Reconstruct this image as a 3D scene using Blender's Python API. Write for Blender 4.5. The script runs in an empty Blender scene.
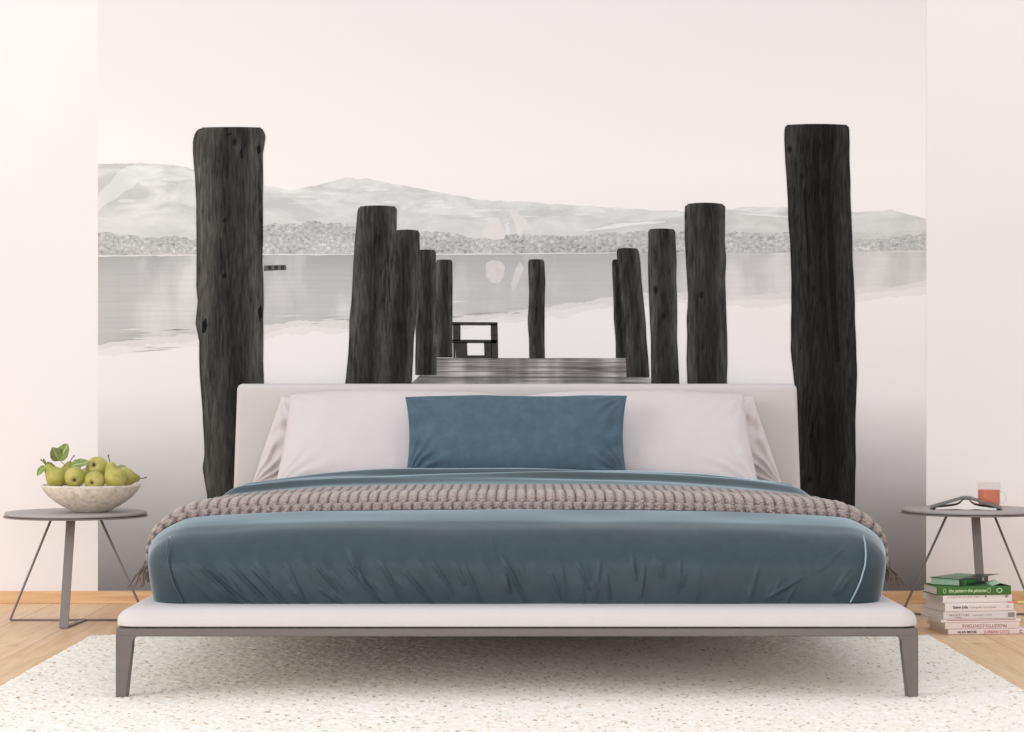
import bpy, bmesh, math, random
import numpy as np
from mathutils import Vector, Matrix, noise as mnoise

# ------------------------------------------------------------------ camera, world, lights, exposure
C = bpy.context.scene
F = 2031.0            # focal length in pixels of the 1024 px wide frame
CX, CY = 517.0, 395.0 # principal point
H = 0.756             # eye height
DW = 7.38             # camera to back wall (wall face at y = 0)

cam_d = bpy.data.cameras.new('camera'); cam = bpy.data.objects.new('camera', cam_d)
C.collection.objects.link(cam); C.camera = cam
cam_d.sensor_width = 36.0; cam_d.lens = F*36.0/1024.0
cam_d.shift_x = -(CX-512.0)/1024.0
cam_d.shift_y = (CY-366.0)/1024.0
cam.location = (0, -DW, H); cam.rotation_euler = (math.pi/2, 0, 0)

world = bpy.data.worlds.new('daylight'); C.world = world; world.use_nodes = True
bg = world.node_tree.nodes['Background']
bg.inputs[0].default_value = (0.972, 0.992, 1.025, 1); bg.inputs[1].default_value = 0.90

def area(name, loc, target, sx, sy, power, col):
    d = bpy.data.lights.new(name, 'AREA'); d.shape = 'RECTANGLE'; d.size = sx; d.size_y = sy
    d.energy = power; d.color = col
    o = bpy.data.objects.new(name, d); C.collection.objects.link(o)
    o.location = loc
    o.rotation_euler = (Vector(target)-Vector(loc)).to_track_quat('-Z', 'Y').to_euler()
    return o
area('window_light', (-6.0, -6.2, 2.3), (0, -1.4, 0.4), 3.4, 3.0, 185, (0.99, 0.99, 0.995))

area('front_fill_light', (0.3, -11.5, 1.3), (0, -1.4, 0.5), 4.5, 2.2, 165, (0.99, 0.99, 0.995))  # unseen fill lamp added behind the camera to brighten under the bed

C.view_settings.view_transform = 'Standard'; C.view_settings.look = 'None'
C.view_settings.gamma = 1.0; C.view_settings.use_curve_mapping = False
C.view_settings.exposure = 0.06

R = random.Random(7)

# ------------------------------------------------------------------ helpers
def S(D): return F/D
def P(px, py, D):
    s = F/D
    return Vector(((px-CX)/s, D-DW, H-(py-CY)/s))
def lin2(c): return lin((c[0]-1, c[1]+3, c[2]+5))
def lin(c):
    return tuple(((v/255.0)/12.92 if v/255.0 <= 0.04045 else ((v/255.0+0.055)/1.055)**2.4) for v in c[:3]) + (1.0,)

def link(o):
    C.collection.objects.link(o); return o
def mesh_obj(name, verts, faces, mat, parent=None, smooth=True, loc=None):
    me = bpy.data.meshes.new(name); me.from_pydata([tuple(v) for v in verts], [], faces); me.update()
    o = bpy.data.objects.new(name, me); link(o)
    if mat: me.materials.append(mat)
    if smooth: me.polygons.foreach_set('use_smooth', [True]*len(me.polygons))
    if parent: o.parent = parent
    if loc is not None: o.location = loc
    return o
def bm_obj(name, bm, mat, parent=None, smooth=True, loc=None):
    bmesh.ops.recalc_face_normals(bm, faces=bm.faces)
    me = bpy.data.meshes.new(name); bm.to_mesh(me); bm.free()
    o = bpy.data.objects.new(name, me); link(o)
    if mat: me.materials.append(mat)
    if smooth: me.polygons.foreach_set('use_smooth', [True]*len(me.polygons))
    if parent: o.parent = parent
    if loc is not None: o.location = loc
    return o
def tag(o, label, cat=None, group=None, kind=None):
    o['label'] = label
    if cat: o['category'] = cat
    if group: o['group'] = group
    if kind: o['kind'] = kind
    return o
def empty(name, loc, label=None, cat=None, group=None, rz=0):
    o = bpy.data.objects.new(name, None); link(o); o.location = loc; o.rotation_euler = (0, 0, rz)
    o.empty_display_size = 0.05
    if label: tag(o, label, cat, group)
    return o
def copy_tree(o, parent=None):
    c = o.copy(); link(c)
    if parent: c.parent = parent
    for ch in list(o.children): copy_tree(ch, c)
    return c

def bm_box(bm, lo, hi, bevel=0.0, seg=2):
    r = bmesh.ops.create_cube(bm, size=1.0)
    vs = r['verts']
    for v in vs:
        v.co = Vector([(lo[i]+hi[i])/2 + v.co[i]*(hi[i]-lo[i]) for i in range(3)])
    if bevel > 0:
        es = list({e for v in vs for e in v.link_edges})
        bmesh.ops.bevel(bm, geom=es, offset=bevel, segments=seg, affect='EDGES', profile=0.5)
def bm_lathe(bm, prof, n=64, center=(0, 0, 0), closed=False):
    rings = []
    for (r, z) in prof:
        if r < 1e-6: rings.append([bm.verts.new((center[0], center[1], center[2]+z))])
        else: rings.append([bm.verts.new((center[0]+r*math.cos(2*math.pi*k/n), center[1]+r*math.sin(2*math.pi*k/n), center[2]+z)) for k in range(n)])
    pairs = list(zip(rings, rings[1:]))
    if closed: pairs.append((rings[-1], rings[0]))
    for a, b in pairs:
        for k in range(n):
            k2 = (k+1) % n
            if len(a) == 1 and len(b) == 1: break
            if len(a) == 1: bm.faces.new((a[0], b[k], b[k2]))
            elif len(b) == 1: bm.faces.new((a[k], a[k2], b[0]))
            else: bm.faces.new((a[k], a[k2], b[k2], b[k]))
def bm_tube(bm, pts, rad, n=10, caps=True):
    pts = [Vector(p) for p in pts]
    rads = rad if isinstance(rad, (list, tuple)) else [rad]*len(pts)
    rings = []; prev = None
    for i, p in enumerate(pts):
        t = (pts[min(i+1, len(pts)-1)]-pts[max(i-1, 0)]).normalized()
        if prev is None:
            a = Vector((0, 0, 1)) if abs(t.z) < 0.9 else Vector((1, 0, 0))
            nrm = t.cross(a).normalized()
        else:
            nrm = (prev - t*prev.dot(t)).normalized()
        prev = nrm; b = t.cross(nrm)
        rings.append([bm.verts.new(p + rads[i]*(math.cos(2*math.pi*k/n)*nrm + math.sin(2*math.pi*k/n)*b)) for k in range(n)])
    for a, b in zip(rings, rings[1:]):
        for k in range(n): bm.faces.new((a[k], a[(k+1) % n], b[(k+1) % n], b[k]))
    if caps:
        bm.faces.new(rings[0][::-1]); bm.faces.new(rings[-1])
def bm_prism(bm, poly, y0, y1):
    """polygon in x,z extruded along y"""
    a = [bm.verts.new((x, y0, z)) for x, z in poly]; b = [bm.verts.new((x, y1, z)) for x, z in poly]
    bm.faces.new(a); bm.faces.new(b[::-1]); n = len(poly)
    for k in range(n): bm.faces.new((a[k], b[k], b[(k+1) % n], a[(k+1) % n]))

def axis_samples(lo, hi, step, r0, r1, k=6):
    xs = []
    if r0 > 0: xs += [lo + r0*(1-math.cos(math.pi/2*i/k))*1.0 for i in range(k)]
    a, b = lo+r0, hi-r1
    n = max(1, int(round((b-a)/step)))
    xs += [a+(b-a)*i/n for i in range(n+1)]
    if r1 > 0: xs += [hi - r1*(1-math.cos(math.pi/2*i/k)) for i in range(k)][::-1]
    return xs
def rbox(lo, hi, rlo, rhi, steps, k=6):
    """lattice on the surface of a box with rounded edges -> verts (n,3), faces, face side tags"""
    ax = [axis_samples(lo[i], hi[i], steps[i], rlo[i], rhi[i], k) for i in range(3)]
    n = [len(a) for a in ax]
    idx = {}; V = []; faces = []
    def vid(i, j, l):
        key = (i, j, l)
        if key not in idx:
            idx[key] = len(V); V.append((ax[0][i], ax[1][j], ax[2][l]))
        return idx[key]
    for i in range(n[0]-1):
        for j in range(n[1]-1):
            faces.append((vid(i, j, n[2]-1), vid(i+1, j, n[2]-1), vid(i+1, j+1, n[2]-1), vid(i, j+1, n[2]-1)))
            faces.append((vid(i, j, 0), vid(i, j+1, 0), vid(i+1, j+1, 0), vid(i+1, j, 0)))
    for i in range(n[0]-1):
        for l in range(n[2]-1):
            faces.append((vid(i, 0, l), vid(i+1, 0, l), vid(i+1, 0, l+1), vid(i, 0, l+1)))
            faces.append((vid(i, n[1]-1, l), vid(i, n[1]-1, l+1), vid(i+1, n[1]-1, l+1), vid(i+1, n[1]-1, l)))
    for j in range(n[1]-1):
        for l in range(n[2]-1):
            faces.append((vid(0, j, l), vid(0, j, l+1), vid(0, j+1, l+1), vid(0, j+1, l)))
            faces.append((vid(n[0]-1, j, l), vid(n[0]-1, j+1, l), vid(n[0]-1, j+1, l+1), vid(n[0]-1, j, l+1)))
    V = np.array(V)
    lo = np.array(lo); hi = np.array(hi); rlo = np.array(rlo, float); rhi = np.array(rhi, float)
    core = np.clip(V, lo+rlo, hi-rhi)
    d = V-core
    rr = np.where(d < 0, np.maximum(rlo, 1e-9), np.maximum(rhi, 1e-9))
    q = d/rr
    L = np.linalg.norm(q, axis=1)
    q2 = np.where(L[:, None] > 1e-6, q/np.maximum(L, 1e-6)[:, None], 0)
    V = core + q2*rr
    N = q2.copy()
    return V, faces, N
def sstep(a, b, x):
    t = np.clip((x-a)/(b-a), 0, 1); return t*t*(3-2*t)

# value noise in numpy
def vnoise(x, y, seed=0):
    x = np.asarray(x, float); y = np.asarray(y, float)
    xi = np.floor(x).astype(np.int64); yi = np.floor(y).astype(np.int64)
    fx = x-xi; fy = y-yi; fx = fx*fx*(3-2*fx); fy = fy*fy*(3-2*fy)
    def h(a, b):
        v = (a*374761393 + b*668265263 + seed*974634777) & 0xffffffff
        v = ((v ^ (v >> 13))*1274126177) & 0xffffffff
        return ((v ^ (v >> 16)) & 0xffff)/65535.0
    return (h(xi, yi)*(1-fx)+h(xi+1, yi)*fx)*(1-fy) + (h(xi, yi+1)*(1-fx)+h(xi+1, yi+1)*fx)*fy

# ------------------------------------------------------------------ materials
class NT:
    def __init__(self, name):
        self.m = bpy.data.materials.new(name); self.m.use_nodes = True
        self.t = self.m.node_tree; self.b = self.t.nodes['Principled BSDF']
    def n(self, typ, **kw):
        nd = self.t.nodes.new(typ)
        for k, v in kw.items(): setattr(nd, k, v)
        return nd
    def l(self, a, b): self.t.links.new(a, b)
    def coords(self, kind='Object', scale=(1, 1, 1), rot=(0, 0, 0), loc=(0, 0, 0)):
        tc = self.n('ShaderNodeTexCoord'); mp = self.n('ShaderNodeMapping')
        mp.inputs['Scale'].default_value = scale; mp.inputs['Rotation'].default_value = rot; mp.inputs['Location'].default_value = loc
        self.l(tc.outputs[kind], mp.inputs[0]); return mp.outputs[0]
    def noise(self, vec, scale, detail=4, rough=0.55, dist=0.0):
        nd = self.n('ShaderNodeTexNoise'); nd.inputs['Scale'].default_value = scale
        nd.inputs['Detail'].default_value = detail; nd.inputs['Roughness'].default_value = rough; nd.inputs['Distortion'].default_value = dist
        self.l(vec, nd.inputs['Vector']); return nd.outputs['Fac']
    def ramp(self, fac, stops, interp='LINEAR'):
        nd = self.n('ShaderNodeValToRGB'); cr = nd.color_ramp; cr.interpolation = interp
        while len(cr.elements) > 1: cr.elements.remove(cr.elements[-1])
        cr.elements[0].position = stops[0][0]; cr.elements[0].color = stops[0][1]
        for p, c in stops[1:]:
            e = cr.elements.new(p); e.color = c
        self.l(fac, nd.inputs[0]); return nd.outputs[0]
    def mix(self, fac, a, b, mode='MIX'):
        nd = self.n('ShaderNodeMix', data_type='RGBA', blend_type=mode)
        for sock, v in ((nd.inputs[0], fac), (nd.inputs[6], a), (nd.inputs[7], b)):
            if hasattr(v, 'is_linked'): self.l(v, sock)
            else: sock.default_value = v
        return nd.outputs[2]
    def math(self, op, a, b=0.0):
        nd = self.n('ShaderNodeMath', operation=op)
        for i, v in enumerate((a, b)):
            if hasattr(v, 'is_linked'): self.l(v, nd.inputs[i])
            else: nd.inputs[i].default_value = v
        return nd.outputs[0]
    def bump(self, h, strength, dist):
        nd = self.n('ShaderNodeBump'); nd.inputs['Strength'].default_value = strength; nd.inputs['Distance'].default_value = dist
        self.l(h, nd.inputs['Height']); self.l(nd.outputs[0], self.b.inputs['Normal'])
    def base(self, c, rough=0.6, spec=0.5, metal=0.0):
        if hasattr(c, 'is_linked'): self.l(c, self.b.inputs['Base Color'])
        else: self.b.inputs['Base Color'].default_value = c
        self.b.inputs['Roughness'].default_value = rough; self.b.inputs['Metallic'].default_value = metal
        self.b.inputs['Specular IOR Level'].default_value = spec

def mat_plain(name, c, rough=0.6, spec=0.4, var=0.04, scale=40, bump=0.0, bdist=0.001, metal=0.0):
    t = NT(name); v = t.coords('Object')
    f = t.noise(v, scale, 4)
    a = tuple(x*(1-var) for x in c[:3])+(1,); b = tuple(min(1, x*(1+var)) for x in c[:3])+(1,)
    t.base(t.ramp(f, [(0.3, a), (0.7, b)]), rough, spec, metal)
    if bump: t.bump(t.noise(v, scale*4, 3), bump, bdist)
    return t.m

def mat_wood():
    t = NT('oak'); v = t.coords('Object')
    sep = t.n('ShaderNodeSeparateXYZ'); t.l(v, sep.inputs[0])
    br = t.n('ShaderNodeTexBrick'); br.offset = 0.37
    mv = t.coords('Object', rot=(0, 0, math.pi/2))
    t.l(mv, br.inputs['Vector'])
    br.inputs['Scale'].default_value = 1.0; br.inputs['Brick Width'].default_value = 1.9; br.inputs['Row Height'].default_value = 0.21
    br.inputs['Mortar Size'].default_value = 0.0012; br.inputs['Color1'].default_value = (0, 0, 0, 1); br.inputs['Color2'].default_value = (1, 1, 1, 1)
    br.inputs['Mortar'].default_value = (0.5, 0.5, 0.5, 1)
    g = t.coords('Object', scale=(14, 1.1, 14))
    f1 = t.noise(g, 2.2, 6, 0.6, 0.9)
    f2 = t.noise(t.coords('Object', scale=(90, 3, 90)), 1.5, 3)
    col = t.ramp(f1, [(0.25, lin((212, 168, 124))), (0.5, lin((232, 196, 154))), (0.75, lin((241, 213, 177)))])
    col = t.mix(0.25, col, t.ramp(f2, [(0.3, lin((205, 160, 118))), (0.7, lin((244, 218, 184)))]))
    col = t.mix(0.12, col, br.outputs['Color'], 'SOFT_LIGHT')
    # knots
    vo = t.n('ShaderNodeTexVoronoi'); vo.inputs['Scale'].default_value = 1.0; vo.inputs['Randomness'].default_value = 1.0
    t.l(t.coords('Object', scale=(4.6, 2.3, 4.6), loc=(0.3, 0.15, 0)), vo.inputs['Vector'])
    wob = t.math('ADD', vo.outputs['Distance'], t.math('MULTIPLY', t.math('SUBTRACT', f1, 0.5), 0.12))
    col = t.mix(t.ramp(wob, [(0.02, (0.8, 0.8, 0.8, 1)), (0.12, (0, 0, 0, 1))]), col, lin((142, 92, 52)))
    col = t.mix(br.outputs['Fac'], col, lin((165, 118, 78)))
    t.base(col, 0.5, 0.35)
    t.bump(f2, 0.15, 0.001)
    return t.m

def mat_skirting():
    t = NT('oak_skirting'); v = t.coords('Object', scale=(1.2, 14, 22))
    f = t.noise(v, 2.5, 6, 0.6, 0.6)
    c = t.ramp(f, [(0.3, lin((206, 158, 112))), (0.55, lin((222, 180, 136))), (0.75, lin((232, 196, 156)))])
    vo = t.n('ShaderNodeTexVoronoi'); vo.inputs['Scale'].default_value = 1.0
    t.l(t.coords('Object', scale=(2.2, 3, 9), loc=(0.4, 0.2, 0.2)), vo.inputs['Vector'])
    c = t.mix(t.ramp(vo.outputs['Distance'], [(0.04, (1, 1, 1, 1)), (0.14, (0, 0, 0, 1))]), c, lin((150, 102, 64)))
    t.base(c, 0.5, 0.35); return t.m
def mat_wall():
    t = NT('wall_paint'); v = t.coords('Object')
    f = t.noise(v, 1.2, 3)
    t.base(t.ramp(f, [(0.3, lin((233, 227, 225))), (0.7, lin((237, 231, 229)))]), 0.9, 0.2)
    t.bump(t.noise(v, 220, 2), 0.08, 0.0006)
    return t.m

def mat_rug():
    t = NT('rug_wool'); v = t.coords('Object')
    vo = t.n('ShaderNodeTexVoronoi'); vo.inputs['Scale'].default_value = 120.0; t.l(v, vo.inputs['Vector'])
    sp = t.n('ShaderNodeSeparateColor'); t.l(vo.outputs['Color'], sp.inputs[0])
    col = t.ramp(sp.outputs[0], [(0.0, lin((188, 164, 140))), (0.04, lin((222, 204, 184))), (0.10, lin((247, 236, 221))), (0.55, lin((252, 244, 232))), (1.0, lin((254, 249, 240)))])
    t.base(col, 0.95, 0.1)
    t.b.inputs['Sheen Weight'].default_value = 0.15
    t.bump(t.noise(v, 260, 3), 0.4, 0.002)
    return t.m

def mat_velvet(name, c, rough=0.75, sheen=0.5, tint=(0.6, 0.75, 0.85, 1), var=0.14, sr=0.35, spec=0.2):
    t = NT(name); v = t.coords('Object')
    f = t.noise(v, 26, 5, 0.65)
    a = tuple(x*(1-var) for x in c[:3])+(1,); b = tuple(min(1, x*(1+var)) for x in c[:3])+(1,)
    t.base(t.ramp(f, [(0.3, a), (0.7, b)]), rough, spec)
    t.b.inputs['Sheen Weight'].default_value = sheen; t.b.inputs['Sheen Tint'].default_value = tint
    t.b.inputs['Sheen Roughness'].default_value = sr
    t.bump(t.noise(v, 700, 2), 0.12, 0.0008)
    return t.m

def mat_knit():
    t = NT('knit_yarn'); v = t.coords('Object')
    at = t.n('ShaderNodeAttribute'); at.attribute_name = 'knit'
    f = t.noise(v, 190, 3, 0.6)
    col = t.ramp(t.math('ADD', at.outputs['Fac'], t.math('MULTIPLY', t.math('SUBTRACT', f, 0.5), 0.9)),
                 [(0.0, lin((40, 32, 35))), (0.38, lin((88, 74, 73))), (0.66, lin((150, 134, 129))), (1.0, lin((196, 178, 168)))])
    t.base(col, 0.9, 0.1); t.b.inputs['Sheen Weight'].default_value = 0.2
    t.bump(f, 0.5, 0.003)
    return t.m

M = {}
M['wood'] = mat_wood(); M['skirting'] = mat_skirting(); M['wall'] = mat_wall(); M['rug'] = mat_rug()
M['blue'] = mat_velvet('blue_velvet', lin((48, 64, 69)), rough=0.55, spec=0.38, sheen=0.85, tint=(0.62, 0.78, 0.88, 1), sr=0.3)
M['blue2'] = mat_velvet('blue_cushion_velvet', lin((80, 98, 110)), sheen=0.8, tint=(0.62, 0.78, 0.88, 1), sr=0.3)
M['piping'] = mat_plain('piping_cord', lin((150, 170, 178)), 0.7)
M['white_linen'] = mat_velvet('white_linen', lin((210, 200, 199)), 0.85, 0.15, (1, 1, 1, 1), 0.015)
M['upholstery'] = mat_velvet('offwhite_upholstery', lin((205, 197, 195)), 0.8, 0.15, (1, 1, 1, 1), 0.015)
M['bed_metal'] = mat_plain('taupe_metal', lin((104, 94, 88)), 0.45, 0.5)
M['table_top'] = mat_plain('grey_lacquer', lin((166, 157, 153)), 0.5, 0.4)
M['table_metal'] = mat_plain('grey_taupe_metal', lin((126, 116, 112)), 0.45, 0.5)
M['knit'] = mat_knit()

# ------------------------------------------------------------------ setting
bm = bmesh.new(); bm_box(bm, (-4, -8.2, -0.1), (4, 0.0, 0.0)); o = bm_obj('floor', bm, M['wood'], smooth=False); tag(o, 'pale oak plank floor with knots', kind='structure')
bm = bmesh.new(); bm_box(bm, (-4, 0.0, -0.1), (4, 0.15, 2.8)); o = bm_obj('wall_back', bm, M['wall'], smooth=False); tag(o, 'smooth pinkish white painted wall behind the bed', kind='structure')
bm = bmesh.new(); bm_box(bm, (-4, -0.016, 0.0), (4, -0.0005, 0.044), 0.002)
o = bm_obj('baseboard_back', bm, M['skirting'], smooth=False); tag(o, 'low oak baseboard along the foot of the wall', kind='structure')

# ------------------------------------------------------------------ wall mural (one printed sheet)
def mat_print_base():
    t = NT('print_sky_and_water')
    uv = t.coords('UV'); sep = t.n('ShaderNodeSeparateXYZ'); t.l(uv, sep.inputs[0])
    # uv is pixel / 1000 : x across, y down
    n1 = t.noise(t.coords('UV', scale=(6, 9, 1)), 1.0, 3)
    y = t.math('ADD', sep.outputs[1], t.math('MULTIPLY', t.math('SUBTRACT', n1, 0.5), 0.02))
    yy = t.math('ADD', y, 0.06)     # -60 px .. 640 px -> 0 .. 0.7
    yy = t.math('DIVIDE', yy, 0.7)
    def s(px, c): return ((px+60)/700.0, lin2(c))
    col = t.ramp(yy, [s(-60, (226, 218, 217)), s(40, (231, 222, 219)), s(170, (240, 231, 227)), s(250, (236, 229, 225)),
                      s(300, (234, 226, 222)), s(390, (231, 222, 219)), s(430, (217, 209, 206)), s(480, (196, 188, 186)), s(540, (160, 153, 152)), s(590, (130, 123, 122)), s(635, (120, 113, 112))])
    # lower right darkened in the colour: shade on the side away from the window
    rp = t.ramp(sep.outputs[0], [(0.55, (0, 0, 0, 1)), (0.92, (1, 1, 1, 1))])
    bt = t.ramp(yy, [(0.65, (0, 0, 0, 1)), (0.92, (1, 1, 1, 1))])
    col = t.mix(t.math('MULTIPLY', t.math('MULTIPLY', rp, bt), 0.35), col, lin2((90, 82, 79)))
    t.base(col, 0.92, 0.15); return t.m
def mat_print_hill(name, a, b, thr=0.55, scale=(14, 40, 1), low=None):
    t = NT(name); sep = t.n('ShaderNodeSeparateXYZ'); t.l(t.coords('UV'), sep.inputs[0])
    f = t.noise(t.coords('UV', scale=scale), 1.0, 6, 0.62, 0.6)
    col = t.ramp(f, [(thr-0.13, lin2(a)), (thr+0.06, lin2(b))])
    f2 = t.noise(t.coords('UV', scale=(60, 120, 1)), 1.0, 4)
    col = t.mix(0.12, col, t.ramp(f2, [(0.3, (0.45, 0.44, 0.43, 1)), (0.7, (0.9, 0.88, 0.86, 1))]))
    if low:
        y0, y1, c = low
        col = t.mix(t.ramp(sep.outputs[1], [(y0/1000, (0, 0, 0, 1)), (y1/1000, (1, 1, 1, 1))]), col, lin2(c))
    t.base(col, 0.92, 0.15); return t.m
def mat_print_trees():
    t = NT('print_trees')
    f = t.noise(t.coords('UV', scale=(240, 300, 1)), 1.0, 4, 0.75)
    f2 = t.noise(t.coords('UV', scale=(20, 50, 1)), 1.0, 3)
    col = t.ramp(t.math('ADD', t.math('MULTIPLY', f, 0.75), t.math('MULTIPLY', f2, 0.25)),
                 [(0.36, lin2((128, 125, 122))), (0.46, lin2((176, 171, 168))), (0.56, lin2((196, 191, 187))), (0.64, lin2((226, 221, 217)))])
    t.base(col, 0.92, 0.15); return t.m
def mat_print_reflection():
    t = NT('print_reflection'); uv = t.coords('UV'); sep = t.n('ShaderNodeSeparateXYZ'); t.l(uv, sep.inputs[0])
    f = t.noise(t.coords('UV', scale=(12, 5, 1)), 1.0, 4, 0.6)
    rip = t.noise(t.coords('UV', scale=(10, 330, 1)), 1.0, 3, 0.6)
    vert = t.noise(t.coords('UV', scale=(70, 3, 1)), 1.0, 3)
    c1 = t.ramp(sep.outputs[1], [(0.255, lin2((170, 166, 163))), (0.275, lin2((184, 179, 176))), (0.31, lin2((193, 187, 184))), (0.345, lin2((188, 183, 180)))])
    c = t.mix(t.ramp(f, [(0.5, (0, 0, 0, 1)), (0.68, (0.75, 0.75, 0.75, 1))]), c1, lin2((226, 219, 215)))
    c = t.mix(t.math('MULTIPLY', t.ramp(rip, [(0.42, (1, 1, 1, 1)), (0.56, (0, 0, 0, 1))]), 0.10), c, lin2((140, 137, 135)))
    c = t.mix(t.math('MULTIPLY', t.ramp(vert, [(0.45, (0, 0, 0, 1)), (0.65, (1, 1, 1, 1))]), 0.15), c, lin2((170, 166, 163)))
    rx = t.ramp(sep.outputs[0], [(0.35, (0, 0, 0, 1)), (0.9, (1, 1, 1, 1))])
    c = t.mix(t.math('MULTIPLY', rx, 0.35), c, lin2((222, 213, 210)))
    t.base(c, 0.92, 0.15); return t.m
def mat_print_bark():
    t = NT('print_bark')
    at = t.n('ShaderNodeAttribute'); at.attribute_name = 'tone'
    uvn = t.n('ShaderNodeUVMap'); uvn.uv_map = 'across'
    sep = t.n('ShaderNodeSeparateXYZ'); t.l(uvn.outputs[0], sep.inputs[0])
    f = t.noise(t.coords('UV', scale=(420, 45, 1)), 1.0, 6, 0.62, 0.4)
    f2 = t.noise(t.coords('UV', scale=(70, 9, 1)), 1.0, 4, 0.6, 0.8)
    m = t.math('ADD', t.math('MULTIPLY', f, 0.55), t.math('MULTIPLY', f2, 0.45))
    bark = t.ramp(m, [(0.34, lin((22, 21, 21))), (0.48, lin((62, 60, 58))), (0.66, lin((92, 89, 86)))])
    ed = t.ramp(sep.outputs[0], [(0.0, (1.0, 1.0, 1.0, 1)), (0.07, (1.6, 1.6, 1.6, 1)), (0.22, (1.1, 1.1, 1.1, 1)), (0.48, (0.55, 0.55, 0.55, 1)), (0.70, (0.6, 0.6, 0.6, 1)), (0.9, (1.2, 1.2, 1.2, 1)), (1.0, (1.1, 1.1, 1.1, 1))])
    c = t.mix(1.0, bark, ed, 'MULTIPLY')
    c = t.mix(1.0, c, at.outputs['Color'], 'MULTIPLY')
    # knots
    vo = t.n('ShaderNodeTexVoronoi'); t.l(t.coords('UV', scale=(42, 24, 1)), vo.inputs['Vector'])
    vo.inputs['Scale'].default_value = 1.0
    c = t.mix(t.ramp(vo.outputs['Distance'], [(0.05, (1, 1, 1, 1)), (0.13, (0, 0, 0, 1))]), c, lin((22, 21, 20)))
    t.base(c, 0.92, 0.15); return t.m
def mat_print_deck():
    t = NT('print_jetty_boards')
    f = t.noise(t.coords('UV', scale=(14, 330, 1)), 1.0, 4, 0.6)
    vert = t.noise(t.coords('UV', scale=(36, 4, 1), loc=(0.3, 0, 0)), 1.0, 2)
    c = t.ramp(t.math('ADD', t.math('MULTIPLY', f, 0.6), t.math('MULTIPLY', vert, 0.4)), [(0.36, lin((82, 78, 76))), (0.5, lin((140, 135, 132))), (0.62, lin((190, 184, 180)))])
    t.base(c, 0.92, 0.15); return t.m
PM = [mat_print_base(),
      mat_print_hill('print_far_hill', (194, 190, 187), (226, 221, 217), 0.53, low=(205, 250, (208, 203, 199))),
      mat_print_hill('print_near_hill', (196, 191, 187), (212, 206, 202), 0.58),
      mat_print_trees(), mat_print_reflection(), mat_print_bark(), mat_print_deck(),
      mat_plain('print_dark', lin((58, 55, 53)), 0.92, 0.15, 0.2, 60),
      mat_plain('print_white', lin((219, 215, 213)), 0.92, 0.15, 0.02, 60),
      mat_plain('print_ripple', lin((176, 171, 168)), 0.92, 0.15, 0.05, 60),
      mat_plain('print_dim', lin((98, 94, 91)), 0.92, 0.15, 0.15, 60), mat_plain('print_split', lin((20, 19, 19)), 0.92, 0.15, 0.2, 60),
      mat_print_hill('print_snow', (214, 210, 207), (229, 225, 222), 0.5),
      mat_plain('print_water_edge', lin((215, 211, 209)), 0.92, 0.15, 0.02, 60), mat_plain('print_water_faint', lin((224, 220, 218)), 0.92, 0.15, 0.02, 60), mat_plain('print_house_reflection', lin((206, 202, 200)), 0.92, 0.15, 0.06, 30)]
SKY, HILL, NEAR, TREE, REFL, BARK, DECK, DARK, WHITE, RIP, DIM, SPLIT, SNOW, RIPSOFT, RIPFAINT, HREF = range(16)
bm = bmesh.new()
UV = bm.loops.layers.uv.new('UVMap'); UA = bm.loops.layers.uv.new('across'); TN = bm.verts.layers.float_color.new('tone')
sw = S(DW)
def wp(px, py, off): return Vector(((px-CX)/sw, -0.0022-off*0.00022, H-(py-CY)/sw))
def face(vs, uvs, mi, across=None, tone=(1, 1, 1, 1)):
    f = bm.faces.new(vs); f.material_index = mi
    for k, lp in enumerate(f.loops):
        lp[UV].uv = (uvs[k][0]/1000, uvs[k][1]/1000)
        lp[UA].uv = across[k] if across else (0.5, 0.5)
        lp.vert[TN] = tone
    return f
def poly(pts, off, mi, tone=(1, 1, 1, 1)):
    vs = [bm.verts.new(wp(x, y, off)) for x, y in pts]
    f = face(vs, pts, mi, tone=tone)
    if f.normal.length == 0: f.normal_update()
    f.normal_update()
    if f.normal.y > 0: f.normal_flip()
def strip(top, bot, off, mi):
    """band between two polylines sampled at the same x values"""
    for (a, b), (c, d) in zip(zip(top, top[1:]), zip(bot, bot[1:])):
        pts = [a, c, d, b]
        face([bm.verts.new(wp(x, y, off)) for x, y in pts], pts, mi)
def interp(pl, x):
    for (x0, y0), (x1, y1) in zip(pl, pl[1:]):
        if x0 <= x <= x1: return y0+(y1-y0)*(x-x0)/(x1-x0)
    return pl[0][1] if x < pl[0][0] else pl[-1][1]
X0, X1, YT, YB = 98.0, 926.0, -60.0, 590.5
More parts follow.
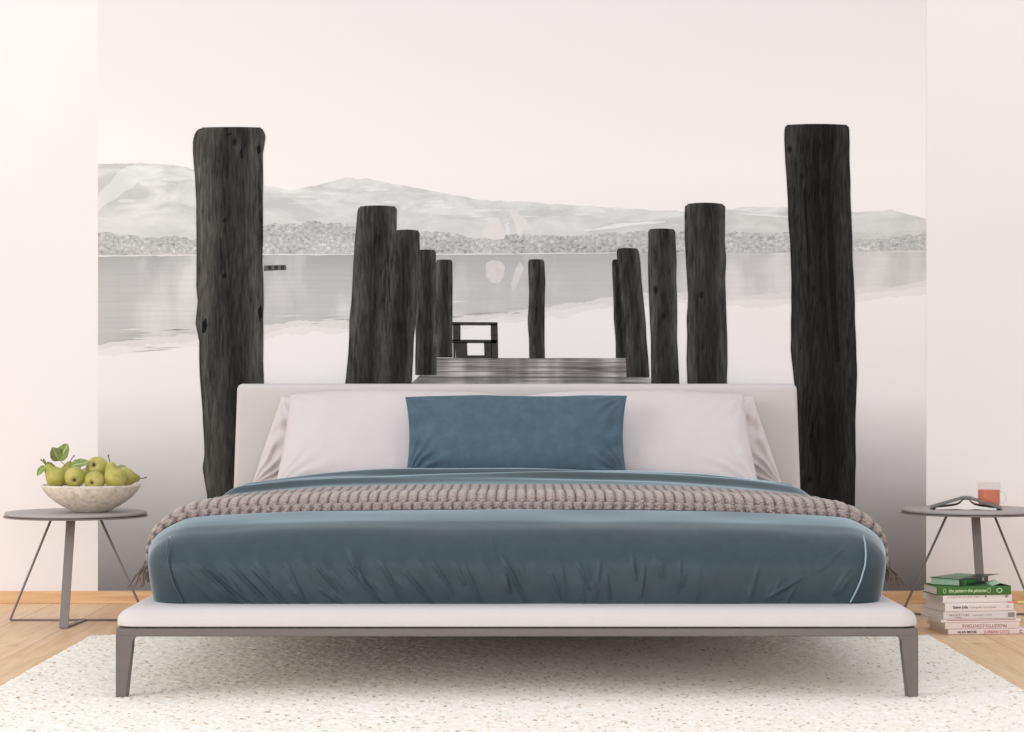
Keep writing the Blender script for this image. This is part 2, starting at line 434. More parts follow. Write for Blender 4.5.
# paper with a real thickness
bmt = [wp(X0, YT, 0), wp(X1, YT, 0), wp(X1, YB, 0), wp(X0, YB, 0)]
poly([(X0, YT), (X0, YB), (X1, YB), (X1, YT)], 0, SKY)
for (a, b) in (((X0, YT), (X1, YT)), ((X1, YT), (X1, YB)), ((X1, YB), (X0, YB)), ((X0, YB), (X0, YT))):
    va, vb = wp(a[0], a[1], 0), wp(b[0], b[1], 0)
    q = [bm.verts.new(va), bm.verts.new(vb), bm.verts.new((vb.x, -0.0003, vb.z)), bm.verts.new((va.x, -0.0003, va.z))]
    face(q, [a, b, b, a], SKY)
def band(top, bot, off, mi, jt=0.0, jb=0.0, step=2.0, seed=0):
    x = top[0][0]; T = []; B = []; k = 0
    while True:
        x = min(x, top[-1][0])
        n1 = (vnoise(x*0.12, 3.1, seed)-.5)*2*jt + (vnoise(x*0.45, 7.7, seed+1)-.5)*jt
        n2 = (vnoise(x*0.06, 9.1, seed+2)-.5)*2*jb + (vnoise(x*0.3, 1.7, seed+3)-.5)*jb
        T.append((x, interp(top, x)+float(n1))); B.append((x, interp(bot, x)+float(n2)))
        if x >= top[-1][0]: break
        x += step
    strip(T, B, off, mi)
RIDGE = [(98, 164), (130, 163), (160, 163.5), (185, 167), (210, 172), (265, 185), (292, 190), (315, 186), (345, 178), (370, 179), (400, 185), (440, 193), (480, 200), (540, 203), (600, 207), (650, 210), (690, 211), (726, 209), (760, 206), (790, 208), (855, 212), (890, 210), (926, 218)]
band(RIDGE, [(98, 255), (926, 252)], 1, HILL, 0.8, 0, 2.0, 1)
band([(575, 236), (600, 225), (620, 222), (660, 219), (700, 213), (735, 210), (760, 214), (785, 219), (820, 226), (853, 232), (880, 233), (926, 230)], [(575, 253), (926, 252)], 2, NEAR, 1.0, 0, 2, 5)
band([(98, 233), (140, 236), (200, 240), (265, 227), (290, 223), (330, 222), (360, 226), (430, 233), (470, 237), (560, 236), (600, 233), (650, 231), (700, 233), (790, 234), (850, 241), (926, 233)], [(98, 255.5), (500, 254.5), (926, 251)], 3, TREE, 2.2, 0.3, 1.5, 9)
# reflections of hills in the lake
band([(98, 255.5), (500, 254.5), (926, 251)], [(98, 343), (150, 338), (200, 334), (265, 325), (300, 321), (360, 322), (420, 319), (470, 315), (530, 309), (560, 304), (610, 297), (640, 293), (680, 291), (720, 296), (790, 291), (850, 288), (880, 287), (926, 281)], 1, REFL, 0, 2.2, 2, 15)
REFL_LOW = [(98, 349), (150, 345), (200, 341), (265, 332), (300, 327), (360, 328), (420, 326), (470, 321), (530, 315), (560, 311), (610, 304), (640, 300), (680, 298), (720, 302), (790, 298), (850, 295), (880, 294), (926, 288)]
band([(98, 330), (300, 310), (926, 270)], REFL_LOW, 0.5, RIPSOFT, 0, 2.4, 2, 95)
band([(98, 334), (300, 314), (926, 274)], [(x, y+6) for x, y in REFL_LOW], 0.25, RIPFAINT, 0, 2.8, 2, 97)
# bright shore line, house and its reflection
band([(98, 255), (200, 254.6), (265, 254), (500, 253.6), (640, 252)], [(98, 256.6), (200, 256.2), (265, 255.6), (500, 254.8), (640, 252.8)], 4, WHITE, 0.5, 0.5, 2, 21)
def blob(cx, cy, rx, ry, off, mi, seed, n=26):
    pts = []
    for k in range(n):
        a = 2*math.pi*k/n
        r = 0.75+0.5*float(vnoise(2+1.3*math.cos(a), 2+1.3*math.sin(a), seed))
        pts.append((cx+rx*r*math.cos(a), cy-ry*r*math.sin(a)))
    poly(pts, off, mi)
poly([(482, 237), (484, 229), (487, 225), (489, 219.5), (493, 217), (498, 218), (501, 222), (503, 229), (506, 233), (504, 239), (494, 240)], 4, WHITE)
poly([(508, 210), (513, 208.5), (517, 211), (520, 216), (526, 219), (527, 223), (534, 226), (531, 230), (523, 231), (522, 237), (516, 234), (516, 226), (512, 217)], 4, WHITE)
poly([(505, 224), (509, 221), (510, 233), (506, 235)], 4, SNOW)
poly([(486, 264), (492, 260), (500, 261), (505, 266), (504, 276), (499, 283), (492, 283), (486, 277)], 2, HREF)
poly([(511, 285), (515, 270), (520, 262), (524, 268), (519, 282), (513, 292)], 2, HREF)
rr0 = random.Random(9)
def streak_patch(pts, off, mi): poly(pts, off, mi)
poly([(98, 194), (104, 188), (110, 183), (118, 172), (128, 166), (146, 166), (164, 170), (150, 176), (139, 180), (133, 188), (124, 192), (116, 199), (106, 204), (98, 212)], 2, SNOW)
blob(152, 184, 14, 2.4, 2.4, SNOW, 31); blob(126, 201, 9, 1.6, 2.8, SNOW, 33); blob(175, 179, 12, 2, 2.6, SNOW, 35)
for q in range(16):
    bx0 = rr0.uniform(300, 620); blob(bx0, interp(RIDGE, bx0)+rr0.uniform(8, 22), rr0.uniform(6, 16), rr0.uniform(0.6, 1.4), 1.3+0.1*q, SNOW, 50+q)
band([(690, 214.5), (740, 212.5), (800, 217.5)], [(690, 215.6), (740, 213.6), (800, 219)], 4, SNOW, 0.8, 0.8, 3, 71)
band([(585, 229), (620, 223.5), (665, 220.5)], [(585, 232), (620, 227), (665, 222)], 4, SNOW, 1.0, 1.0, 3, 73)
# ripples on the still water
rr = random.Random(3)
for k in range(34):
    x = rr.choice([rr.uniform(98, 190), rr.uniform(98, 150), rr.uniform(268, 350), rr.uniform(400, 520)])
    y = {0: 345, 1: 322, 2: 316}[0 if x < 200 else (1 if x < 360 else 2)] + rr.uniform(-16, 7)
    L = rr.uniform(10, 42); x1 = min(x+L, 352 if x > 200 and x < 360 else (197 if x < 200 else 526))
    if x1-x < 6: continue
    sl = -0.04; th = rr.uniform(0.35, 0.8)
    poly([(x, y), ((x+x1)/2, y+sl*(x1-x)/2-th), (x1, y+sl*(x1-x)), ((x+x1)/2, y+sl*(x1-x)/2+th)], 3, rr.choice([RIP, RIP, WHITE]))
# raft
poly([(264, 265.5), (286, 264.8), (286.5, 270), (264, 271)], 5, DIM)
for x in (268, 274.5, 281): poly([(x, 266), (x+3.5, 265.8), (x+3.5, 269.8), (x, 270)], 6, DARK)
# jetty deck
poly([(437, 358), (640, 358), (652, 383), (690, 470), (705, 590), (330, 590), (345, 470), (412, 383)], 4, DECK)
for yy in (362, 366.5, 371, 377, 386, 400, 420, 450, 490, 540):
    hw = 1+(yy-358)*0.022
    le, re_ = (438-(yy-358), 640+(yy-358)*0.45) if yy < 383 else (414-(yy-383)*0.75, 652+(yy-383)*0.25)
    poly([(le, yy), (re_, yy), (re_, yy+hw*.5), (le, yy+hw*.5)], 5, DIM)
# bench at the end of the jetty
for q in ([(452.5, 322), (497.5, 322.3), (497.5, 325.4), (452.5, 325.2)], [(451.5, 339.6), (497, 339.9), (497, 343.2), (451.5, 343)],
          [(453, 324), (460.5, 324), (460.5, 341), (453, 341)], [(490.7, 324), (497.5, 324), (498.2, 358.5), (491.2, 358.5)],
          [(455, 342), (467, 342), (467.5, 358), (456, 358)], [(484, 342), (491.5, 342), (492, 358), (484.5, 358)],
          [(453, 342), (455.4, 342), (455.4, 358), (453.4, 358)], [(467, 355.3), (485, 355.3), (485, 358.2), (467, 358.2)]):
    poly(q, 6, DARK)
# posts: (left edge, right edge) polylines from the top down, tone
def post(left, right, off, tone, cap=2.0):
    y0 = min(left[0][1], right[0][1]); y1 = max(left[-1][1], right[-1][1])
    li = [(y, x) for x, y in left]; ri = [(y, x) for x, y in right]
    n = max(8, int((y1-y0)/1.5)); rows = []
    for k in range(n+1):
        y = y0+(y1-y0)*(k/n)**1.0
        jl = (float(vnoise(y*0.05, off*1.7, 41))-.5)*1.1; jr = (float(vnoise(y*0.05, off*2.9, 43))-.5)*1.1
        a, b = interp(li, y)+jl, interp(ri, y)+jr
        if k < 3: a += cap*(1.0, 0.4, 0.1)[k]; b -= cap*(1.0, 0.4, 0.1)[k]
        rows.append((y, a, b))
    m = 8
    # rounded top
    y, a, b = rows[0]
    grid = [[(a+(b-a)*j/m, y - cap*0.5*(1-(2*j/m-1)**2)) for j in range(m+1)]] + [[(a+(b-a)*j/m, y) for j in range(m+1)] for y, a, b in rows]
    if True: grid[1] = [(x0, yy+cap*0.6) for (x0, yy) in grid[1]]
    vs = [[bm.verts.new(wp(x, y, off)) for x, y in r] for r in grid]
    for i in range(len(grid)-1):
        tt = i/max(1, len(grid)-2)
        for j in range(m):
            pts = [grid[i][j], grid[i+1][j], grid[i+1][j+1], grid[i][j+1]]
            tn = tone*(1.0-0.25*tt)
            if i == 0: tn *= 1.25
            face([vs[i][j], vs[i+1][j], vs[i+1][j+1], vs[i][j+1]], pts, BARK,
                 [(j/m, 0), (j/m, 0), ((j+1)/m, 0), ((j+1)/m, 0)], (tn, tn, tn*0.98, 1))
post([(435.5, 260), (435.8, 300), (436, 357.5)], [(452.4, 260), (452.8, 300), (452.3, 357.5)], 7, 0.95, 1)
post([(418, 250), (415.5, 292), (415.5, 375)], [(436, 250), (436.4, 327), (436.8, 375)], 8, 0.85, 1)
post([(393, 230.5), (388, 300), (381, 382), (378, 430)], [(419.5, 230.5), (419.5, 251), (417, 292), (413.7, 350), (411.5, 384), (410, 430)], 9, 0.75, 1.5)
post([(358, 206.5), (354, 258), (351, 303), (348, 354), (345, 384), (340, 470)], [(397, 206.5), (397, 228), (391.5, 262), (390, 303), (387, 350), (384.5, 384), (381, 470)], 10, 0.95, 2)
post([(527.5, 259.7), (529, 292), (528, 326), (529, 358.5)], [(544.3, 259.7), (545.3, 282), (544.6, 326), (544.6, 358.5)], 7, 0.9, 1)
post([(611.3, 260), (613, 292), (614.5, 327), (615.5, 358)], [(620, 260), (622, 292), (625, 327), (627, 358)], 7, 0.9, 1)
post([(616.4, 248.6), (617, 258), (620.5, 292), (624.6, 327), (626.6, 377)], [(638.6, 248.6), (640.3, 262), (642.7, 292), (646, 327), (649.6, 377)], 8, 0.9, 1.2)
post([(648, 229.3), (648.5, 275), (650.6, 344), (651, 384), (652, 430)], [(675, 229.3), (676, 258), (677, 327), (679, 384), (680, 430)], 9, 0.85, 1.5)
post([(684.5, 204), (685, 240), (687.5, 294), (687, 330), (686, 360), (687, 384), (686, 480)], [(725, 204), (725.3, 240), (725.7, 285), (726.6, 330), (727.2, 384), (729, 480)], 10, 0.72, 2.5)
post([(201.5, 127.6), (197.5, 130), (195, 134.5), (193.5, 141), (193.4, 151), (195, 173), (197, 219), (196, 285), (198, 301), (196, 324), (199, 341), (200, 376), (202.7, 411), (204.5, 455), (202.7, 468), (207, 496), (209, 590)],
     [(261.5, 127.6), (263.5, 131), (265.2, 136), (265, 139), (263, 154), (263.4, 200), (263, 263), (263.7, 305), (263.7, 384), (262, 480), (262, 590)], 11, 0.92, 1.0)
post([(784.5, 125), (784.5, 140), (786.8, 186), (790, 247), (791.4, 310), (790.3, 348), (793.3, 375), (796, 400), (797, 590)],
     [(848.5, 125), (849, 140), (849.6, 165), (851.5, 219), (853.4, 274), (855, 315), (857, 366), (855.8, 399), (855, 510), (855, 590)], 11, 0.42, 2.0)
# dark split in the grain of the two nearest posts
for pts in ([(203, 322), (206.5, 318), (207.5, 326), (205, 333), (202, 332)], [(258, 310), (261.5, 305), (262.5, 316), (260, 322)], [(257, 148), (260.5, 144), (261, 152), (258, 155)],
            [(812, 142), (818, 136), (821, 146), (817, 158), (820, 176), (819, 196), (823, 230), (821, 262), (824, 300), (821, 300), (818, 262), (819, 230), (815, 200), (816, 176), (812, 160)],
            [(803, 190), (806, 182), (807, 220), (811, 262), (808, 268), (805, 225)], [(826, 180), (829, 176), (833, 230), (836, 300), (840, 360), (836, 362), (830, 300), (827, 230)],
            [(223, 220), (226, 217), (227, 221), (224, 223)], [(222, 275), (226, 272), (227, 277), (223, 279)], [(228, 134), (231, 133), (231, 135), (228, 136)], [(240, 152), (242, 148), (243, 158), (241, 159)]):
    poly(pts, 13, SPLIT)
me = bpy.data.meshes.new('wall_mural'); bm.normal_update(); bm.to_mesh(me); bm.free()
for m in PM: me.materials.append(m)
mural = link(bpy.data.objects.new('wall_mural', me))
tag(mural, 'large black and white wall mural of a lake jetty with wooden posts and misty hills', 'wall mural')

# ------------------------------------------------------------------ rug
rx0, rx1, ry0, ry1 = -1.338, 1.294, -3.45, -1.012
nx, ny = 376, 348
xs = np.linspace(rx0, rx1, nx); ys = np.linspace(ry0, ry1, ny)
XX, YY = np.meshgrid(xs, ys)
rs = np.random.RandomState(5)
ZZ = 0.001 + 0.0045*rs.rand(ny, nx) + 0.0015*vnoise(XX*30, YY*30, 2)
edge = np.minimum.reduce([XX-rx0, rx1-XX, YY-ry0, ry1-YY])
ZZ = np.where(edge < 0.004, 0.0008, ZZ)
XX = XX + (rs.rand(ny, nx)-.5)*0.004 + np.where(edge < 0.012, (vnoise(XX*25, YY*25, 8)-.5)*0.006, 0); YY = YY+(rs.rand(ny, nx)-.5)*0.004
V = np.stack([XX, YY, ZZ], -1).reshape(-1, 3)
ii = np.arange(nx*ny).reshape(ny, nx)
Fq = np.stack([ii[:-1, :-1], ii[:-1, 1:], ii[1:, 1:], ii[1:, :-1]], -1).reshape(-1, 4)
rug = mesh_obj('area_rug', V.tolist(), Fq.tolist(), M['rug'])
tag(rug, 'cream flecked wool rug lying under the bed', 'rug')
RUGZ = 0.0045

# ------------------------------------------------------------------ bed
YF = -2.33                      # front of the bed
bed = empty('bed', (0, YF, 0), 'low off-white upholstered platform bed with headboard and slim taupe metal legs', 'bed')
def wloc(V): return V - np.array([0, YF, 0])
# headboard
V, Fc, N = rbox((-1.008, -0.18, 0.20), (1.008, -0.05, 0.796), (0.02, 0.022, 0.0), (0.02, 0.022, 0.022), (0.06, 0.03, 0.06), 6)
V[:, 0] *= 1.0 - 0.014*(V[:, 2]-0.40)/0.4
V[:, 1] -= 0.010*np.clip(1-np.abs(V[:, 0])**8, 0, 1)*np.where(V[:, 1] < -0.12, 1, 0)*np.sin(np.clip((V[:, 2]-0.2)/0.6, 0, 1)*np.pi)
mesh_obj('headboard', wloc(V), Fc, M['upholstery'], bed)
# platform with pillowy edges
V, Fc, N = rbox((-1.0, YF, 0.176), (1.0, -0.185, 0.2265), (0.050, 0.035, 0.006), (0.050, 0.02, 0.034), (0.05, 0.05, 0.02), 8)
mesh_obj('platform', wloc(V), Fc, M['upholstery'], bed)
# metal side rail (frame)
bm = bmesh.new()
bm_box(bm, (-0.998, 0.002, 0.155), (0.998, 0.040, 0.1755), 0.003)
bm_box(bm, (-0.998, 0.040, 0.155), (-0.960, -0.20-YF, 0.1755), 0.003)
bm_box(bm, (0.960, 0.040, 0.155), (0.998, -0.20-YF, 0.1755), 0.003)
bm_box(bm, (-0.960, -0.24-YF, 0.155), (0.960, -0.20-YF, 0.1755), 0.003)
bm_obj('frame_rail', bm, M['bed_metal'], bed, smooth=False)
def leg_profile():
    # x outward is 0, tapering inner edge with a fillet into the rail
    pts = [(0, 0.157), (0, RUGZ-0.003), (0.027, RUGZ-0.003), (0.0405, 0.128)]
    for k in range(7):
        a = math.pi - k/6*math.pi/2*0.98
        pts.append((0.0405+0.016 + 0.016*math.cos(a), 0.139+0.016*math.sin(a)))
    pts.append((0.062, 0.157))
    return pts
for sx in (-1, 1):
    for y0 in (0.002, -0.245-YF):
        bm = bmesh.new()
        bm_prism(bm, [(sx*(0.9985-x), z) for x, z in leg_profile()], y0, y0+0.036)
        bmesh.ops.bevel(bm, geom=[e for e in bm.edges if abs(e.verts[0].co.z-e.verts[1].co.z) > 0.05], offset=0.003, segments=2, affect='EDGES')
        bm_obj('leg', bm, M['bed_metal'], bed, smooth=False)

# ------------------------------------------------------------------ duvet (blue cover wrapped round the mattress)
DF = 5.15; DY = DF-DW           # front face depth
HX = 0.953
ZB, ZT = 0.2272, 0.415
RX, RZ = 0.10, 0.085
def bulge(d, z): return 1 + 0.034*sstep(0.05, 0.30, d)*(1-0.6*sstep(1.0, 1.6, d))*(1-sstep(0.36, 0.47, z))
def crown(x, d):
    d = np.asarray(d, float)
    zc = np.interp(d, [0, 0.05, 0.15, 0.30, 0.6, 1.0, 1.12, 1.35, 1.43, 1.52, 2.1], [0.388, 0.402, 0.427, 0.447, 0.462, 0.478, 0.494, 0.521, 0.506, 0.440, 0.428])
    drop = (np.abs(x)/HX)**3*(0.018+0.045*np.clip(d/1.4, 0, 1))
    return zc-drop-ZT
V, Fc, N = rbox((-HX, DY, ZB), (HX, -0.19, ZT), (RX, 0.10, 0.0), (RX, 0.02, RZ), (0.0030, 0.014, 0.0030), 14)
d = V[:, 1]-DY
wt = sstep(ZB, ZT, V[:, 2])
ztop = V[:, 2].copy()
V[:, 2] += crown(V[:, 0], d)*np.clip((V[:, 2]-ZB)/(ZT-ZB), 0, 1)**1.5
# belly of the side and front
tz = np.clip((ztop-ZB)/(ZT-ZB), 0, 1)
V[:, 0] *= (1-0.018*(1-tz)**2)*bulge(d, V[:, 2])
front = np.clip(-N[:, 1], 0, 1)*1.0
side = np.abs(N[:, 0])
V[:, 1] -= np.where(d < 0.3, 0.012*np.sin(np.pi*np.clip(tz, 0, 1)), 0)*np.clip(1-d/0.3, 0, 1)
# wrinkles on the front face, image-like coordinates in metres (x, z)
rw = random.Random(12)
ridges = []
SF = S(DF)
def rp(px, py): return ((px-CX)/SF, H-(py-CY)/SF)
for (a, b, h) in (((196, 560), (240, 603), 1.2), ((203, 561), (251, 602), 1.0), ((230, 563), (268, 602), 1.3), ((256, 571), (288, 604), 1.1), ((288, 566), (306, 603), .9),
                  ((316, 564), (336, 588), 1.0), ((350, 549), (366, 586), 1.0), ((322, 590), (344, 604), .9), ((350, 568), (384, 602), 1.1), ((408, 574), (432, 602), 1.2), ((382, 563), (400, 597), 1.0),
                  ((432, 560), (452, 590), .9), ((466, 568), (479, 597), 1.0), ((503, 557), (524, 597), 1.6), ((551, 574), (561, 597), .9), ((578, 562), (588, 586), .8), ((606, 575), (609, 597), .9), ((632, 552), (635, 578), .8), ((644, 566), (641, 594), .8), ((680, 558), (678, 590), .7),
                  ((486, 508), (494, 552), .6), ((392, 510), (402, 532), .5), ((700, 508), (697, 545), .5), ((800, 578), (770, 596), .8), ((846, 548), (820, 568), .7), ((600, 560), (598, 580), .6)):
    ridges.append((rp(*a), rp(*b), 0.0031*h, 0.0038))
for k in range(46):
    x = rw.uniform(185, 860); y = rw.uniform(556, 598); L = rw.uniform(12, 38)
    ang = np.interp(x, [180, 400, 560, 700, 860], [48, 58, 75, 95, 128])+rw.uniform(-8, 8)
    dx, dy = L*math.cos(math.radians(ang)), L*math.sin(math.radians(ang))
    ridges.append((rp(x-dx/2, y-dy/2), rp(x+dx/2, y+dy/2), rw.uniform(0.0006, 0.0018), rw.uniform(0.004, 0.009)))
fm = np.where((d < 0.12), 1.0, 0.0)*np.clip(1.4-d/0.08, 0, 1)
disp = np.zeros(len(V))
sel = np.nonzero(fm > 0)[0]
qx, qz = V[sel, 0], V[sel, 2]
for (a, b, h, w) in ridges:
    ax_, az_ = a; bx_, bz_ = b
    L2 = (bx_-ax_)**2+(bz_-az_)**2
    t = np.clip(((qx-ax_)*(bx_-ax_)+(qz-az_)*(bz_-az_))/L2, -0.15, 1.15)
    dist2 = (qx-(ax_+t*(bx_-ax_)))**2+(qz-(az_+t*(bz_-az_)))**2
    env = np.sin(np.pi*np.clip((t+0.15)/1.3, 0, 1))**0.8
    disp[sel] += 3.2*h*env*np.exp(-dist2/(w*w))
V[:, 1] -= disp*fm
V[:, 1] -= fm*0.016*(vnoise(V[:, 0]*7+V[:, 2]*6, V[:, 2]*6, 3)-.5) + fm*0.0015*(vnoise(V[:, 0]*40+V[:, 2]*25, V[:, 2]*15, 6)-.5)
# top: soft undulation; folds of the turned-back edge behind the throw
topm = sstep(0.80, 1.0, (ztop-ZB)/(ZT-ZB))
V[:, 2] += topm*0.006*(vnoise(V[:, 0]*5, V[:, 1]*7, 11)-.5)
u = V[:, 0]; dd = d
fold = np.exp(-((dd-(1.19+0.02*np.sin(u*3)))/0.035)**2)*0.012 - np.exp(-((dd-(1.25+0.03*np.sin(u*2+1)))/0.035)**2)*0.007
fold += 0.0035*np.sin((dd-1.1)*58+u*4+2*vnoise(u*3, dd*3, 4))*sstep(1.08, 1.15, dd)*(1-sstep(1.36, 1.45, dd))
V[:, 2] += topm*fold
duvet = mesh_obj('duvet', V.tolist(), Fc, M['blue'])
tag(duvet, 'creased dusty blue duvet wrapped over the mattress on the bed platform', 'duvet')
# piping cords down the two front corners
def corner_pts(sx):
    pts = []
    for px, py in ([(868, 538), (866.5, 552), (864, 566), (860, 580), (855, 592), (850, 604)]):
        if sx < 0: px = CX-(px-CX)-0.5
        x, z = rp(px, py)
        pts.append(Vector((x, DY-0.0015-0.012*math.sin(math.pi*min(1, max(0, (z-ZB)/(ZT-ZB)))), max(z, ZB+0.003))))
    return pts
for sx in (-1, 1):
    pts = corner_pts(sx)
    fine = []
    for a, b in zip(pts, pts[1:]):
        for k in range(4): fine.append(a.lerp(b, k/4))
    fine.append(pts[-1])
    # seat the cord on the real surface
    for p in fine:
        m = (np.abs(V[:, 0]-p.x) < 0.012) & (np.abs(V[:, 2]-p.z) < 0.012) & (d < 0.2)
        if m.any(): p.y = float(V[m, 1].min())-0.0008
    bm = bmesh.new(); bm_tube(bm, fine, 0.0021, 8)
    o = bm_obj('piping', bm, M['piping'] if sx > 0 else M['blue'], duvet)
    if sx > 0: o['label'] = 'pale piping cord down the right front corner seam'

# ------------------------------------------------------------------ knitted throw
WD0, WD1 = 0.310, 0.88           # from the front of the duvet
nxu, nv = 1100, 90
hang = 0.03
r_ = RX
flat = HX-r_
arc = r_*math.pi/2
Ltot = flat+arc+hang
t = np.linspace(-Ltot, Ltot, nxu)
w = np.linspace(0, 1, nv)
T, W = np.meshgrid(t, w)
D_ = WD0 + (WD1-WD0)*W
sg = np.sign(T); at = np.abs(T)
bx = np.where(at < flat, at, np.where(at < flat+arc, flat + r_*np.sin(np.clip((at-flat)/r_, 0, np.pi/2)), HX))
bz = np.where(at < flat, ZT, np.where(at < flat+arc, ZT-RZ+RZ*np.cos(np.clip((at-flat)/r_, 0, np.pi/2)), ZT-RZ-(at-flat-arc)))
ang = np.clip((at-flat)/r_, 0, np.pi/2)
nx_ = np.sin(ang); nz_ = np.cos(ang)
tzz = np.clip((bz-ZB)/(ZT-ZB), 0, 1)
zz = bz + crown(bx, D_)*tzz**1.5
bx = bx*bulge(D_, zz)
# slack front edge
D_ = D_ + 0.012*(vnoise(T*3, 1.0, 5)-.5) + 0.012*sg*0
s_ = (D_-WD0)
roll = np.where(s_ < 0.072, 0.0105*np.sqrt(np.clip(1-((s_-0.036)/0.037)**2, 0, 1)),
        0.028*np.clip(1-np.clip((0.155-s_)/0.075, 0, 1)**2, 0, 1)**0.5*np.where(s_ > 0.080, 1, 0))
roll = np.where(s_ > 0.155, 0.028-0.014*sstep(0.155, 0.4, s_), roll)
roll = np.where(W > 0.97, roll*np.sqrt(np.clip((1-W)/0.03, 0, 1)), roll)
per = 0.027
ph = T/per + 0.10*vnoise(T*6, s_*3, 9) + np.where(s_ < 0.076, 0.35, 0.0)
rib = np.abs(np.sin(np.pi*ph))**0.30
st = np.abs(np.sin(np.pi*(s_/0.013+0.25*np.sin(2*np.pi*ph))))**0.6
off = 0.004 + roll*(0.86+0.14*rib) + 0.0022*rib*st + 0.0032*(vnoise(T*230, s_*230, 2)-.3)*rib
off = np.maximum(off*np.clip(W/0.012, 0.05, 1)**0.6, 0.0012)
VX = sg*(bx + nx_*off); VZ = zz + nz_*off; VY = DY + D_
# front edge tucks down
knit = np.clip(0.10+0.55*rib*(0.45+0.55*st)+0.30*np.clip(roll/0.03, 0, 1)*rib, 0, 1)  # yarn tone with the shade of rib gaps and groove put into it
V2 = np.stack([VX, VY, VZ], -1).reshape(-1, 3)
V2u = np.stack([sg*(bx+nx_*0.002), VY, zz+nz_*0.002], -1).reshape(-1, 3)
ii = np.arange(nxu*nv).reshape(nv, nxu)
F1 = np.stack([ii[:-1, :-1], ii[:-1, 1:], ii[1:, 1:], ii[1:, :-1]], -1).reshape(-1, 4)
throw = mesh_obj('throw_blanket', V2.tolist(), F1.tolist(), M['knit'])
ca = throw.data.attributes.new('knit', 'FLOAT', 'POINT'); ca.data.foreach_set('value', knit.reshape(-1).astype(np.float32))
tag(throw, 'chunky knitted grey-brown throw with tassels laid across the duvet', 'blanket')
M['fringe'] = mat_plain('fringe_yarn', lin((120, 106, 100)), 0.9, 0.1, 0.3, 80)
rf = random.Random(4)
for sx in (-1, 1):
    for k in range(11):
        dq = WD0+0.03+k*(WD1-WD0-0.05)/10
        z0 = float(np.interp(dq, D_[:, 0], VZ[:, 0])); x0 = float(np.abs(VX[int(np.argmin(np.abs(D_[:, 0]-dq))), 0]))-0.004
        bm = bmesh.new()
        bm_tube(bm, [(sx*(x0-0.006), DY+dq, z0+0.012), (sx*(x0+0.002), DY+dq, z0), (sx*(x0+0.008), DY+dq, z0-0.012)], [0.004, 0.007, 0.005], 8)
        fl = 0.055 if k in (0, 1) else 0.025
        for q in range(9):
            ox, oy = rf.uniform(0.0, fl), rf.uniform(-0.018, 0.018)
            zl = max(0.2335, z0-0.012-rf.uniform(0.045, 0.062))
            bm_tube(bm, [(sx*(x0+0.008), DY+dq, z0-0.010), (sx*(x0+0.010+ox*0.5), DY+dq+oy*0.6, (z0*1.0+zl)/2+0.002), (sx*(x0+0.006+ox), DY+dq+oy, zl)], [0.0022, 0.0024, 0.0012], 5)
        bm_obj('tassel', bm, M['fringe'], throw)

